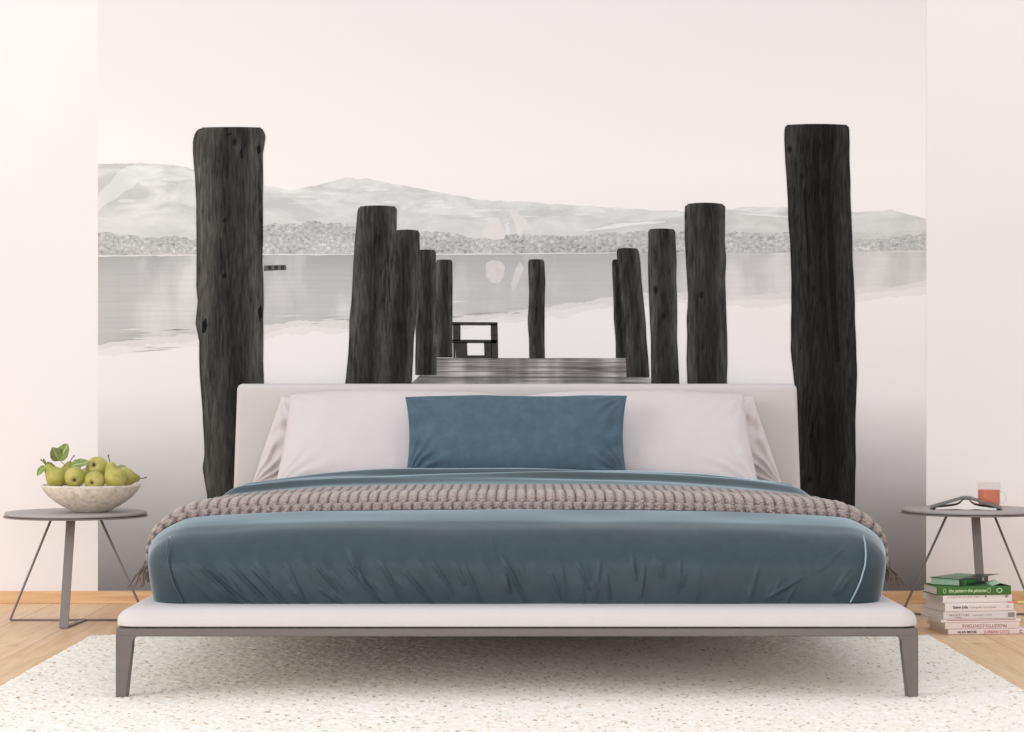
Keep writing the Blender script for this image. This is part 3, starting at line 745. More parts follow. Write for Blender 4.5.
# ------------------------------------------------------------------ pillows
def pillow(name, w, h, t, loc, lean, mat, seed, taper=0.0, pinch=0.05, rz=0.0, wr=0.006, expo=0.42, roll=0.0, arch=0.0):
    nu, nv = 110, 64
    u = np.sin(np.linspace(-1, 1, nu)*np.pi/2*0.98)/math.sin(np.pi/2*0.98); v = np.sin(np.linspace(-1, 1, nv)*np.pi/2*0.98)/math.sin(np.pi/2*0.98)
    U, Vv = np.meshgrid(u, v)
    x = w/2*U*(1-pinch*(1-Vv**2)*np.abs(U)**2)*(1-taper*Vv)
    y = h/2*Vv*(1+arch*(1-U**2)*np.where(Vv > 0, 1, 0.0)-0.02*(1-U**2))
    y = y + (0.004*(vnoise(U*3, Vv*0+2, seed+5)-.5)*2)*np.abs(Vv)
    th = t/2*(np.clip((1-U**4)*(1-Vv**4), 0, 1))**expo
    th = th*(1-0.25*(np.abs(U*Vv))) 
    env = np.clip((1-U**2)*(1-Vv**2)*6, 0, 1)
    # creases running from the corners and short ends
    ca = np.zeros_like(U)
    for cx_, cy_ in ((-1, -1), (1, -1), (-1, 1), (1, 1)):
        dx, dy = (U-cx_)*w/2, (Vv-cy_)*h/2
        rr_ = np.hypot(dx, dy); a = np.arctan2(dy, dx)
        k = 1.0 if cy_ < 0 else 0.45
        ca += k*np.exp(-(rr_/(0.36*h))**2)*np.sin(a*17+seed*1.7+cx_*2+3*vnoise(dx*20+5, dy*20+5, seed))
    ca += 0.5*np.exp(-((np.abs(U)-0.93)/0.10)**2)*np.sin(Vv*11+seed)
    ca += 0.35*np.exp(-((U-0.02-0.05*Vv)/0.03)**2)*np.exp(-((Vv+0.55)/0.35)**2)
    broad = vnoise(U*2.2+seed, Vv*1.7, seed+1)-.5
    th_f = th + env*(wr*ca + 0.012*broad + 0.003*(vnoise(U*9+1.5*Vv, Vv*4, seed+2)-.5))
    th_b = th*0.8
    Vs = []; n = nu*nv
    A = np.stack([x, y, th_f+0.0012], -1).reshape(-1, 3); B = np.stack([x, y, -th_b-0.0012], -1).reshape(-1, 3)
    Vs = np.concatenate([A, B]); ii = np.arange(n).reshape(nv, nu)
    q = np.stack([ii[:-1, :-1], ii[:-1, 1:], ii[1:, 1:], ii[1:, :-1]], -1).reshape(-1, 4)
    q2 = q[:, ::-1]+n
    fs = q.tolist()+q2.tolist()
    ring = list(ii[0, :])+list(ii[1:, -1])+list(ii[-1, ::-1][1:])+list(ii[::-1, 0][1:-1])
    for a, b in zip(ring, ring[1:]+ring[:1]): fs.append((int(a), int(a)+n, int(b)+n, int(b)))
    o = mesh_obj(name, Vs.tolist(), fs, mat)
    cb, sb = math.cos(lean), math.sin(lean)
    up = Vector((0, sb, cb)); fr = Vector((0, -cb, sb)); rt = Vector((1, 0, 0))
    m = Matrix((rt, up, fr)).transposed().to_4x4()
    o.matrix_world = Matrix.Translation(loc) @ Matrix.Rotation(rz, 4, 'Z') @ m @ Matrix.Rotation(roll, 4, 'Z')
    return o
def yD(D): return D-DW
gp = 'white pillows against the headboard'
o = pillow('pillow', 0.74, 0.32, 0.10, (-0.505, yD(7.10), 0.596), math.radians(14), M['white_linen'], 3, taper=0.13, pinch=0.0, wr=0.022)
tag(o, 'rumpled white pillow tucked behind the front white pillow, to the left', 'pillow', gp)
o = pillow('pillow', 0.74, 0.32, 0.10, (0.505, yD(7.10), 0.596), math.radians(14), M['white_linen'], 8, taper=0.13, pinch=0.0, wr=0.022)
tag(o, 'rumpled white pillow tucked behind the front white pillow, to the right', 'pillow', gp)
o = pillow('pillow', 0.775, 0.385, 0.13, (-0.408, yD(6.90), 0.598), math.radians(36), M['white_linen'], 5, taper=0.035, pinch=0.015, wr=0.005, arch=0.07)
tag(o, 'smooth white pillow in front, left of the blue cushion', 'pillow', gp)
o = pillow('pillow', 0.775, 0.385, 0.13, (0.408, yD(6.90), 0.598), math.radians(36), M['white_linen'], 6, taper=0.035, pinch=0.015, wr=0.006, arch=0.07)
tag(o, 'smooth white pillow in front, right of the blue cushion', 'pillow', gp)
cush = pillow('cushion', 0.735, 0.295, 0.12, (-0.003, yD(6.735), 0.617), math.radians(26), M['blue2'], 9, taper=-0.01, pinch=0.035, wr=0.016)
tag(cush, 'long dusty blue lumbar cushion leaning in the middle of the bed', 'cushion')

# ------------------------------------------------------------------ side tables
def side_table(cx, D, mir, label):
    """mir = -1: flat leg leans to the left (left table); +1: to the right"""
    TZ = 0.3715; y = yD(D)
    t = empty('side_table', (cx, y, 0), label, 'side table', 'round bedside tables')
    bm = bmesh.new()
    bm_lathe(bm, [(0, TZ), (0.2265, TZ), (0.2290, TZ-0.0015), (0.2300, TZ-0.005), (0.2290, TZ-0.0095), (0.220, TZ-0.0105), (0, TZ-0.0105)], 96)
    bm_obj('table_top', bm, M['table_top'], t)
    bm = bmesh.new()
    bm_lathe(bm, [(0, TZ-0.0107), (0.214, TZ-0.0107), (0.214, TZ-0.0122), (0.2330, TZ-0.0124), (0.2350, TZ-0.0140), (0.2325, TZ-0.0165), (0.20, TZ-0.0185), (0, TZ-0.0185)], 96)
    bm_obj('under_plate', bm, M['table_metal'], t)
    zt = TZ-0.018
    # flat strap leg
    bm = bmesh.new()
    x0, x1 = mir*0.010, mir*0.012; yt, yb = -0.03, -0.13
    hw = 0.0145
    rows = []
    for (x, yy, z) in ((x0, yt, zt), (x1, yb+0.004, 0.006), (x1, yb, 0.002), ):
        rows.append([bm.verts.new((x-hw, yy-0.003, z)), bm.verts.new((x+hw, yy-0.003, z)), bm.verts.new((x+hw, yy+0.003, z)), bm.verts.new((x-hw, yy+0.003, z))])
    for a, b in zip(rows, rows[1:]):
        for k in range(4): bm.faces.new((a[k], a[(k+1) % 4], b[(k+1) % 4], b[k]))
    bm.faces.new(rows[0]); bm.faces.new(rows[-1][::-1])
    l1 = bm_obj('leg', bm, M['table_metal'], t, smooth=False); l1['label'] = 'broad flat strap leg'
    # foot bar running back to the wire
    bm = bmesh.new()
    a = Vector((x1, yb, 0.0035)); b = Vector((-mir*0.006, 0.09, 0.0035))
    dv = (b-a); dv.normalize(); nn = Vector((-dv.y, dv.x, 0))*0.009
    vs = [bm.verts.new(p+q+Vector((0, 0, z))) for z in (-0.003, 0.0025) for p, q in ((a, nn), (a, -nn), (b, -nn), (b, nn))]
    for f in ((0, 1, 2, 3), (7, 6, 5, 4), (0, 4, 5, 1), (1, 5, 6, 2), (2, 6, 7, 3), (3, 7, 4, 0)): bm.faces.new([vs[k] for k in f])
    bm_obj('foot_bar', bm, M['table_metal'], t, smooth=False)
    for sx in (-1, 1):
        bm = bmesh.new()
        bm_tube(bm, [(mir*0.005+sx*0.078, 0.02, zt), (mir*0.012+sx*0.2245, 0.0886, 0.012), (mir*0.012+sx*0.2275, 0.09, 0.006), (mir*0.012+sx*0.2230, 0.09, 0.0042)], 0.0040, 10)
        l = bm_obj('leg', bm, M['table_metal'], t); l['label'] = 'thin slanting wire leg'
    bm = bmesh.new(); bm_tube(bm, [(mir*0.012-0.225, 0.09, 0.0042), (mir*0.012+0.225, 0.09, 0.0042)], 0.0038, 10)
    bm_obj('floor_wire', bm, M['table_metal'], t)
    return t
CXL, DL = (76-CX)/S(6.70), 6.70
CXR, DR = (970.5-CX)/S(6.88), 6.88
side_table(CXL, DL, -1, 'round grey side table with slanting legs, under the bowl of pears')
side_table(CXR, DR, 1, 'round grey side table with slanting legs, under the open book and tea mug')

# ------------------------------------------------------------------ fruit bowl and pears
def mat_stone():
    t = NT('travertine'); v = t.coords('Object')
    f = t.noise(v, 55, 6, 0.7); f2 = t.noise(v, 14, 3)
    c = t.ramp(f, [(0.33, lin((176, 158, 138))), (0.46, lin((214, 200, 184))), (0.62, lin((230, 220, 208)))])
    c = t.mix(0.25, c, t.ramp(f2, [(0.35, lin((196, 180, 162))), (0.65, lin((236, 228, 218)))]))
    t.base(c, 0.65, 0.3); t.bump(f, 0.25, 0.002); return t.m
M['stone'] = mat_stone()
TZ = 0.3718
bcx, bcy = (91.0-CX)/S(6.68), yD(6.68)
bm = bmesh.new()
bm_lathe(bm, [(0, 0.0), (0.052, 0.0), (0.060, 0.003), (0.088, 0.017), (0.115, 0.034), (0.136, 0.051), (0.152, 0.069), (0.1605, 0.084), (0.1615, 0.0885), (0.1585, 0.0905),
              (0.1545, 0.0885), (0.146, 0.074), (0.128, 0.056), (0.105, 0.040), (0.075, 0.023), (0.045, 0.014), (0, 0.012)], 96)
bowl = bm_obj('fruit_bowl', bm, M['stone'], None, loc=(bcx, bcy, TZ))
tag(bowl, 'wide speckled cream stone bowl full of green pears', 'bowl')
def mat_pear():
    t = NT('pear_skin'); v = t.coords('Object')
    f = t.noise(v, 22, 4, 0.6); f2 = t.noise(v, 420, 3, 0.7)
    oi = t.n('ShaderNodeObjectInfo')
    c = t.ramp(f, [(0.3, lin((150, 146, 62))), (0.5, lin((186, 176, 94))), (0.72, lin((212, 192, 126)))])
    c = t.mix(t.math('MULTIPLY', oi.outputs['Random'], 0.35), c, lin((150, 152, 58)))
    c = t.mix(t.ramp(f2, [(0.6, (0, 0, 0, 1)), (0.72, (0.6, 0.6, 0.6, 1))]), c, lin((120, 112, 52)))
    t.base(c, 0.42, 0.45); t.b.inputs['Subsurface Weight'].default_value = 0.0
    t.bump(f2, 0.08, 0.0008); return t.m
def mat_leaf():
    t = NT('pear_leaf'); uv = t.coords('UV'); sep = t.n('ShaderNodeSeparateXYZ'); t.l(uv, sep.inputs[0])
    f = t.noise(t.coords('Object'), 60, 3)
    c = t.ramp(f, [(0.3, lin((98, 118, 58))), (0.7, lin((148, 160, 92)))])
    mid = t.math('ABSOLUTE', t.math('SUBTRACT', sep.outputs[0], 0.5))
    c = t.mix(t.ramp(mid, [(0.02, (1, 1, 1, 1)), (0.06, (0, 0, 0, 1))]), c, lin((180, 186, 126)))
    t.base(c, 0.5, 0.4); return t.m
M['pear'] = mat_pear(); M['leaf'] = mat_leaf(); M['stem'] = mat_plain('pear_stem_bark', lin((98, 76, 48)), 0.8)
PEAR = [(0.0, 0.004), (0.006, 0.0015), (0.013, 0.0), (0.021, 0.004), (0.0275, 0.012), (0.0312, 0.022), (0.0318, 0.031), (0.0295, 0.041), (0.0245, 0.051), (0.0190, 0.060), (0.0150, 0.068), (0.0118, 0.076), (0.0085, 0.0815), (0.004, 0.0838), (0.0, 0.0832)]
def smooth_prof(pr, n=3):
    out = []
    for i in range(len(pr)-1):
        p0 = pr[max(i-1, 0)]; p1 = pr[i]; p2 = pr[i+1]; p3 = pr[min(i+2, len(pr)-1)]
        for k in range(n):
            t = k/n
            f = lambda a, b, c, d: 0.5*((2*b)+(-a+c)*t+(2*a-5*b+4*c-d)*t*t+(-a+3*b-3*c+d)*t**3)
            out.append((max(0, f(p0[0], p1[0], p2[0], p3[0])), f(p0[1], p1[1], p2[1], p3[1])))
    out.append(pr[-1]); return out
def leaf_mesh(L, wd, curl=0.3):
    n = 14; m = 6; vs = []; fs = []; uvs = []
    for i in range(n+1):
        t = i/n; hw = wd/2*math.sin(math.pi*min(1, t**0.85))**0.55*(1-0.10*t) if 0 < t < 1 else 0.0006
        for j in range(m+1):
            s = j/m*2-1
            vs.append((s*hw, L*t, 0.25*hw*abs(s) - curl*L*t*t*0.5 + 0.0012*math.sin(t*19+s*3)*abs(s)))
    for i in range(n):
        for j in range(m):
            a = i*(m+1)+j; fs.append((a, a+1, a+m+2, a+m+1))
    me = bpy.data.meshes.new('leaf'); me.from_pydata(vs, [], fs); me.update()
    me.materials.append(M['leaf']); me.polygons.foreach_set('use_smooth', [True]*len(fs))
    ul = me.uv_layers.new(name='UVMap')
    for lp in me.loops:
        k = lp.vertex_index; ul.data[lp.index].uv = ((k % (m+1))/m, (k//(m+1))/n)
    return me
def orient(o, axis, roll=0.0):
    q = Vector(axis).normalized().to_track_quat('Z', 'Y')
    o.rotation_mode = 'QUATERNION'; o.rotation_quaternion = q @ Matrix.Rotation(roll, 3, 'Z').to_quaternion()
bm = bmesh.new(); bm_lathe(bm, smooth_prof(PEAR), 40)
for v in bm.verts:
    n_ = mnoise.noise(v.co*28); v.co.x += 0.0022*n_*(v.co.z/0.08+.4); v.co.y += 0.0018*mnoise.noise(v.co*22+Vector((5, 2, 1)))
    v.co.x += 0.0040*max(0, (v.co.z-0.045)/0.04)**2
pear_me = bpy.data.meshes.new('pear'); bmesh.ops.recalc_face_normals(bm, faces=bm.faces); bm.to_mesh(pear_me); bm.free()
pear_me.materials.append(M['pear']); pear_me.polygons.foreach_set('use_smooth', [True]*len(pear_me.polygons))
bm = bmesh.new(); bm_tube(bm, [(0.0045, 0, 0.080), (0.006, 0.000, 0.090), (0.009, 0.001, 0.100), (0.014, 0.002, 0.108)], [0.0016, 0.0013, 0.0014, 0.0022], 8)
stem_me = bpy.data.meshes.new('stem'); bm.to_mesh(stem_me); bm.free(); stem_me.materials.append(M['stem'])
bm = bmesh.new()
for k in range(5):
    a = 2*math.pi*k/5
    bm_tube(bm, [(0.001*math.cos(a), 0.001*math.sin(a), 0.003), (0.004*math.cos(a), 0.004*math.sin(a), -0.0005), (0.006*math.cos(a), 0.006*math.sin(a), -0.002)], [0.0018, 0.0014, 0.0006], 6)
cal_me = bpy.data.meshes.new('calyx'); bm.to_mesh(cal_me); bm.free(); cal_me.materials.append(M['stem'])
def bp(cx, cy, D): return P(20+cx/7.32, 430+cy/7.32, D)   # point from a pixel of the bowl close-up
pears = [ # centre in the close-up, depth, direction of the neck, size, label
    ((262, 345), 6.62, (-0.62, -0.05, 0.75), 1.03, 'green pear with leaves at the left end of the bowl, neck pointing up left'),
    ((405, 345), 6.60, (-0.10, 0.95, 0.25), 1.02, 'round green pear showing its brown blossom end, second from the left in front'),
    ((570, 277), 6.69, (0.15, 0.75, -0.25), 1.10, 'topmost green pear lying on the others at the back of the bowl'),
    ((548, 372), 6.585, (0.10, 0.95, 0.15), 0.98, 'small green pear low at the front middle of the bowl'),
    ((692, 346), 6.595, (-0.36, 0.12, 0.92), 1.06, 'blushed pear standing with its stem up, right of the front middle one'),
    ((772, 345), 6.675, (0.72, 0.35, -0.12), 0.98, 'green pear at the right end of the bowl, stem pointing over the rim'),
    ((500, 330), 6.735, (-0.2, 0.7, 0.3), 0.85, 'pear half hidden in the gap behind the two front pears'),
    ((335, 330), 6.71, (0.15, 0.3, 0.85), 0.95, 'pear behind the two left pears, under the tall leafy twig'),
]
PO = []
for (c, D, ax, sc, lab) in pears:
    ax = Vector(ax).normalized(); cen = bp(c[0], c[1], D)
    t = bpy.data.objects.new('pear', pear_me); link(t)
    orient(t, ax, R.uniform(0, 6.28) if abs(ax.z) < 0.6 else math.pi)
    sc *= 1.02; t.scale = (sc*1.04, sc*1.04, sc*0.97); t.location = cen-ax*0.032*sc
    tag(t, lab, 'pear', 'green pears in the stone bowl')
    st_o = bpy.data.objects.new('stem', stem_me); link(st_o); st_o.parent = t
    ca_o = bpy.data.objects.new('calyx', cal_me); link(ca_o); ca_o.parent = t
    PO.append(t)
bpy.context.view_layer.update()
def add_leaf(pear, base, tip, wd, up, curl=0.3, twig_from=None):
    """leaf from base to tip (world), as a child of a pear"""
    base, tip = Vector(base), Vector(tip); d = tip-base; L = d.length; d.normalize()
    z = (Vector(up)-d*Vector(up).dot(d)).normalized(); x = d.cross(z)
    m = Matrix((x, d, z)).transposed().to_4x4(); m.translation = base
    o = bpy.data.objects.new('leaf', leaf_mesh(L, wd, curl)); link(o); o.parent = pear
    o.matrix_parent_inverse = Matrix.Identity(4)
    o.matrix_local = pear.matrix_world.inverted() @ m
    if twig_from is not None:
        bm = bmesh.new(); a = Vector(twig_from); inv = pear.matrix_world.inverted()
        bm_tube(bm, [inv @ a, inv @ (a.lerp(base, 0.5)+Vector((0.002, 0, 0.003))), inv @ base], 0.0011, 6)
        bm_obj('petiole', bm, M['stem'], o if False else pear)
def lp(cx, cy, D): return bp(cx, cy, D)
# tall pair of leaves on a twig
tw0, tw1 = lp(345, 290, 6.71), lp(285, 222, 6.69)
add_leaf(PO[7], lp(290, 222, 6.69), lp(345, 100, 6.68), 0.050, (-0.25, -1, 0.2), 0.15, twig_from=tw0)
add_leaf(PO[7], lp(283, 226, 6.69), lp(245, 128, 6.665), 0.044, (0.35, -1, 0.15), 0.2)
add_leaf(PO[1], lp(368, 262, 6.66), lp(498, 232, 6.63), 0.036, (0.1, -0.85, 0.5), 0.15, twig_from=lp(380, 300, 6.66))
add_leaf(PO[0], lp(190, 262, 6.62), lp(122, 325, 6.60), 0.030, (-0.3, -0.8, 0.5), 0.35, twig_from=lp(196, 262, 6.62))
add_leaf(PO[0], lp(186, 250, 6.64), lp(268, 268, 6.66), 0.028, (0.1, -0.6, 0.8), 0.3)
add_leaf(PO[0], lp(190, 250, 6.62), lp(172, 212, 6.60), 0.018, (-0.3, -0.9, 0.3), 0.2)
add_leaf(PO[5], lp(700, 275, 6.69), lp(792, 300, 6.66), 0.034, (0.2, -0.8, 0.6), 0.4)

# ------------------------------------------------------------------ open book face down and a tea mug on the right table
M['cover_grey'] = mat_plain('book_cover_dark_grey', lin((92, 92, 92)), 0.5)
M['paper'] = mat_plain('paper_edges', lin((236, 228, 222)), 0.85, 0.2, 0.04, 300)
bk = empty('open_book', (P(966, 508, 6.86).x, yD(6.86), TZ), 'open book with dark grey cover lying face down as a tent on the table', 'book', rz=-0.215)
bk.scale = (0.99, 0.9, 0.95)
dep = 0.085
bm = bmesh.new()
up_ = [(-0.119, 0.0030), (-0.118, 0.0072), (-0.075, 0.0215), (-0.022, 0.0385), (-0.014, 0.0415), (0.0, 0.0425), (0.014, 0.0415), (0.022, 0.0385), (0.075, 0.0215), (0.118, 0.0072), (0.119, 0.0030)]
dn_ = [(0.113, 0.0030), (0.075, 0.0168), (0.022, 0.0340), (0.012, 0.0370), (0.0, 0.0380), (-0.012, 0.0370), (-0.022, 0.0340), (-0.075, 0.0168), (-0.113, 0.0030)]
bm_prism(bm, up_+dn_, -dep, dep)
bm_obj('cover', bm, M['cover_grey'], bk, smooth=False)
for sx in (-1, 1):
    bm = bmesh.new()
    pl = [(0.0, 0.0365), (0.010, 0.0345), (0.018, 0.0240), (0.030, 0.0160), (0.050, 0.0120), (0.080, 0.0085), (0.100, 0.0066), (0.1005, 0.0006), (0.06, 0.0018), (0.03, 0.0030), (0.012, 0.0014), (0.0, 0.0010)]
    bm_prism(bm, [(sx*x, z) for x, z in pl], -dep+0.003, dep-0.003)
    bm_obj('page_block', bm, M['paper'], bk, smooth=False)
def mat_tea():
    t = NT('red_tea'); f = t.noise(t.coords('Object'), 30, 2)
    t.base(t.ramp(f, [(0.3, lin((232, 136, 106))), (0.7, lin((240, 154, 124)))]), 0.08, 0.4); t.b.inputs['Transmission Weight'].default_value = 0.35; t.b.inputs['IOR'].default_value = 1.33; return t.m
def mat_thin_glass():
    t = NT('thin_clear_glass')
    tr = t.n('ShaderNodeBsdfTransparent'); tr.inputs[0].default_value = (0.97, 0.965, 0.96, 1)
    gl = t.n('ShaderNodeBsdfGlossy'); gl.inputs['Roughness'].default_value = 0.03
    lw = t.n('ShaderNodeLayerWeight'); lw.inputs['Blend'].default_value = 0.22
    mx = t.n('ShaderNodeMixShader'); t.l(t.math('MULTIPLY', t.math('POWER', lw.outputs['Facing'], 3.0), 0.35), mx.inputs[0]); t.l(tr.outputs[0], mx.inputs[1]); t.l(gl.outputs[0], mx.inputs[2])
    out = [n for n in t.t.nodes if n.type == 'OUTPUT_MATERIAL'][0]; t.l(mx.outputs[0], out.inputs['Surface']); return t.m
M['glass'] = mat_thin_glass(); M['tea'] = mat_tea()
mg = P(989, 507, 6.99); mug = empty('tea_mug', (mg.x, mg.y, TZ), 'small clear glass mug of red tea behind the open book', 'mug')
bm = bmesh.new()
bm_lathe(bm, [(0, 0.0), (0.034, 0.0), (0.0375, 0.003), (0.039, 0.012), (0.0395, 0.083), (0.0388, 0.0845), (0.0378, 0.083), (0.0372, 0.014), (0.0345, 0.0065), (0, 0.006)], 64)
bm_obj('glass_body', bm, M['glass'], mug)
bm = bmesh.new()
bm_lathe(bm, [(0, 0.0066), (0.034, 0.0068), (0.0366, 0.014), (0.0369, 0.0585), (0.036, 0.0590), (0, 0.0590)], 64)
o = bm_obj('tea', bm, M['tea'], mug); o['label'] = 'red tea filling the glass'
bm = bmesh.new()
bm_tube(bm, [(0.039, 0, 0.050)]+[(0.039+0.019*math.sin(a), -0.004, 0.031+0.019*math.cos(a)) for a in [k*math.pi/10 for k in range(1, 10)]]+[(0.039, 0, 0.012)], 0.0032, 10)
bm_obj('handle', bm, M['glass'], mug)

# ------------------------------------------------------------------ stack of books on the floor
BD = 6.40; BS = S(BD); by = yD(BD)
cov = {}
def cm(name, c):
    if name not in cov: cov[name] = mat_plain(name, lin(c), 0.5, 0.4, 0.03, 30)
    return cov[name]
def text_mesh(s, size, mat, parent, name='title', shear=0.0, bold=False, loc=(0, 0, 0), rot=(math.pi/2, 0, 0), width=None, sx=1.0):
    cu = bpy.data.curves.new(name, 'FONT'); cu.body = s; cu.size = size; cu.shear = shear; cu.align_x = 'LEFT'; cu.extrude = 0.0002
    if bold: cu.offset = size*0.02
    tmp = bpy.data.objects.new('tmp_text', cu); link(tmp)
    dg = bpy.context.evaluated_depsgraph_get(); me = bpy.data.meshes.new_from_object(tmp.evaluated_get(dg))
    bpy.data.objects.remove(tmp); bpy.data.curves.remove(cu)
    me.name = name; me.materials.clear(); me.materials.append(mat)
    o = bpy.data.objects.new(name, me); link(o); o.parent = parent
    co = np.array([v.co[:] for v in me.vertices])
    if width:
        k = width/(co[:, 0].max()-co[:, 0].min())
        for v in me.vertices: v.co.x = (v.co.x-co[:, 0].min())*k
    o.location = loc; o.rotation_euler = rot
    return o
INK = {k: mat_plain('ink_'+k, lin(c), 0.6, 0.3, 0.02) for k, c in dict(black=(38, 34, 34), grey=(150, 140, 138), red=(168, 54, 54), brown=(140, 92, 88), lime=(205, 226, 170), white=(235, 232, 226), green=(60, 150, 60)).items()}
def book(x0, x1, z0, z1, depth, rz, label, cover, paper='paper', dy=0.0):
    """closed book lying flat, spine to the front; origin front left bottom"""
    W, T = x1-x0, z1-z0
    e = empty('book', (x0, by+dy, z0), label, 'book', 'books stacked on the floor', rz)
    c = 0.0016 if T < 0.02 else 0.002
    bm = bmesh.new()
    prof = [(0.004, 0), (depth, 0), (depth, c), (0.0055, c), (0.004, c*1.5), (0.004, T-c*1.5), (0.0055, T-c), (depth, T-c), (depth, T), (0.004, T), (0.0012, T-0.0006), (0, T*0.8), (0, T*0.2), (0.0012, 0.0006)]
    a = [bm.verts.new((0, p[0], p[1])) for p in prof]; b = [bm.verts.new((W, p[0], p[1])) for p in prof]
    n = len(prof); bm.faces.new(a); bm.faces.new(b[::-1])
    for k in range(n): bm.faces.new((a[k], b[k], b[(k+1) % n], a[(k+1) % n]))
    bm_obj('cover', bm, cover, e, smooth=False)
    bm = bmesh.new(); bm_box(bm, (0.003, 0.0045, c), (W-0.003, depth-0.004, T-c))
    bm_obj('page_block', bm, M['paper'], e, smooth=False)
    return e, W, T
def bx_(px): return (px-CX)/BS
def bz_(py): return H-(py-CY)/BS
wc = cm('cover_white', (238, 229, 226)); pc = cm('cover_pinkish', (236, 216, 212)); gc = cm('cover_leaf_green', (66, 112, 52)); kc = cm('cover_cream', (236, 226, 218)); gw = cm('cover_greyish', (224, 217, 214))
edges = [635.0, 629.6, 623.2, 619.8, 612.2, 603.6, 595.8, 586.8]
zs = [0.0006]; 
for y in edges[1:]: zs.append(bz_(y)-bz_(edges[0])+0.0006)
rzb = math.radians(6.5)
g = 0.0003
# 1 bottom
e, W, T = book(bx_(948), bx_(1031), zs[0], zs[1]-g, 0.195, rzb, 'pinkish white book with black and red spine lettering at the bottom of the stack', pc, dy=-0.004)
text_mesh('ALAN MONE', 0.0115, INK['black'], e, bold=True, loc=(0.030, -0.0003, T*0.26), width=0.062)
text_mesh('[URBAN CITY]', 0.0125, INK['red'], e, loc=(0.118, -0.0003, T*0.22), width=0.080)
text_mesh('C', 0.014, INK['black'], e, name='emblem', bold=True, loc=(0.232, -0.0003, T*0.2))
# 2
e, W, T = book(bx_(945), bx_(1022), zs[1], zs[2]-g, 0.19, rzb, 'pale pink book with upside-down brown title, second from the bottom', pc, dy=-0.001)
text_mesh('PROGETTO-CONTORNI', 0.0150, INK['brown'], e, loc=(0.056+0.145, -0.0003, T*0.76), rot=(math.pi/2, math.pi, 0), width=0.145)
# 3
e, W, T = book(bx_(941), bx_(1024), zs[2], zs[3]-g, 0.20, rzb*1.2, 'thin cream book with a red line on its spine, third from the bottom', kc, dy=-0.002)
bm = bmesh.new(); bm_box(bm, (0.02, -0.0004, T*0.62), (W*0.94, 0.0002, T*0.8)); bm_obj('spine_stripe', bm, INK['red'], e, smooth=False)
# 4
e, W, T = book(bx_(943.5), bx_(1020), zs[3], zs[4]-g, 0.195, rzb*1.3, 'greyish white book with a small faded brown title, fourth from the bottom', gw)
text_mesh('ARCHITETTURE', 0.0095, INK['brown'], e, loc=(0.018, -0.0003, T*0.42), width=0.066)
text_mesh('INTERNI', 0.0055, INK['red'], e, name='subtitle', loc=(0.038, -0.0003, T*0.14), width=0.022)
text_mesh('paesaggio e citta', 0.0070, INK['grey'], e, name='subtitle', loc=(0.098, -0.0003, T*0.45), width=0.062)
bm = bmesh.new(); bm_box(bm, (W-0.028, -0.0004, T*0.2), (W-0.006, 0.0002, T*0.8)); bm_obj('spine_label', bm, INK['grey'], e, smooth=False)
# 5
e, W, T = book(bx_(945), bx_(1017.5), zs[4], zs[5]-g, 0.18, rzb*1.5, 'white book with bold black title on its spine, fifth from the bottom', wc, dy=-0.002)
text_mesh('Steve Jobs', 0.0135, INK['black'], e, bold=True, loc=(0.026, -0.0003, T*0.36), width=0.050)
text_mesh('la biografia autorizzata', 0.0095, INK['grey'], e, name='subtitle', loc=(0.082, -0.0003, T*0.38), width=0.088)
text_mesh('ED', 0.0085, INK['grey'], e, name='publisher_mark', loc=(0.204, -0.0003, T*0.4))
# 6
e, W, T = book(bx_(943), bx_(1016), zs[5], zs[6]-g, 0.18, rzb*1.5, 'white book with a row of tiny spaced letters, directly under the green ones', wc, dy=0.0)
text_mesh('L A  C A S A  D E L L A  L U C E   O G G I', 0.0075, INK['brown'], e, loc=(0.014, -0.0003, T*0.66), width=0.108)
bm = bmesh.new(); bm_box(bm, (0.140, -0.0004, T*0.70), (0.1445, 0.0002, T*0.90)); bm_obj('emblem', bm, INK['black'], e, smooth=False)
text_mesh('ED', 0.0085, INK['black'], e, name='publisher_mark', bold=True, loc=(0.207, -0.0003, T*0.62))
# 7 green
e, W, T = book(bx_(937), bx_(1014), zs[6], zs[7]-g, 0.135, rzb*1.2, 'leaf green book with pale lettering lying under the tilted dark green book', gc, dy=-0.003)
text_mesh('the pattern the pictures', 0.0155, INK['lime'], e, shear=0.35, bold=True, loc=(0.038, -0.0003, T*0.34), width=0.124)
for cx_, rx_, rz_ in ((0.204, 0.0085, 0.0062), (0.024, 0.0045, 0.0062), (0.170, 0.0055, 0.0075)):
    n = 28; bm = bmesh.new()
    bm_tube(bm, [(cx_+rx_*math.cos(2*math.pi*k/n), -0.0002, T*0.5+rz_*math.sin(2*math.pi*k/n)) for k in range(n+1)], 0.0008 if cx_ < 0.2 else 0.0016, 6, caps=False)
    o = bm_obj('emblem', bm, INK['lime'], e); o['label'] = 'pale ring emblem on the spine'
# 8: smaller book lying askew on top
z8 = zs[7]
M['cover_dark'] = mat_plain('cover_black_green', lin((26, 40, 26)), 0.35, 0.5, 0.2, 60)
M['cover_green_gloss'] = mat_plain('cover_glossy_green', lin((44, 104, 52)), 0.3, 0.5, 0.25, 40)
def mat_tinted_pages():
    t = NT('green_tinted_pages'); f = t.noise(t.coords('Object', scale=(20, 20, 900)), 1.0, 3)
    t.base(t.ramp(f, [(0.3, lin((150, 190, 158))), (0.7, lin((206, 226, 206)))]), 0.7, 0.3); return t.m
M['green_pages'] = mat_tinted_pages()
th8 = math.radians(52); L1, L2, T8 = 0.200, 0.106, 0.0225
pn = (bx_(960.5), by+0.004, z8+0.0003)
e = empty('book', pn, 'dark green book with black spine lying askew on top of the stack', 'book', 'books stacked on the floor', th8)
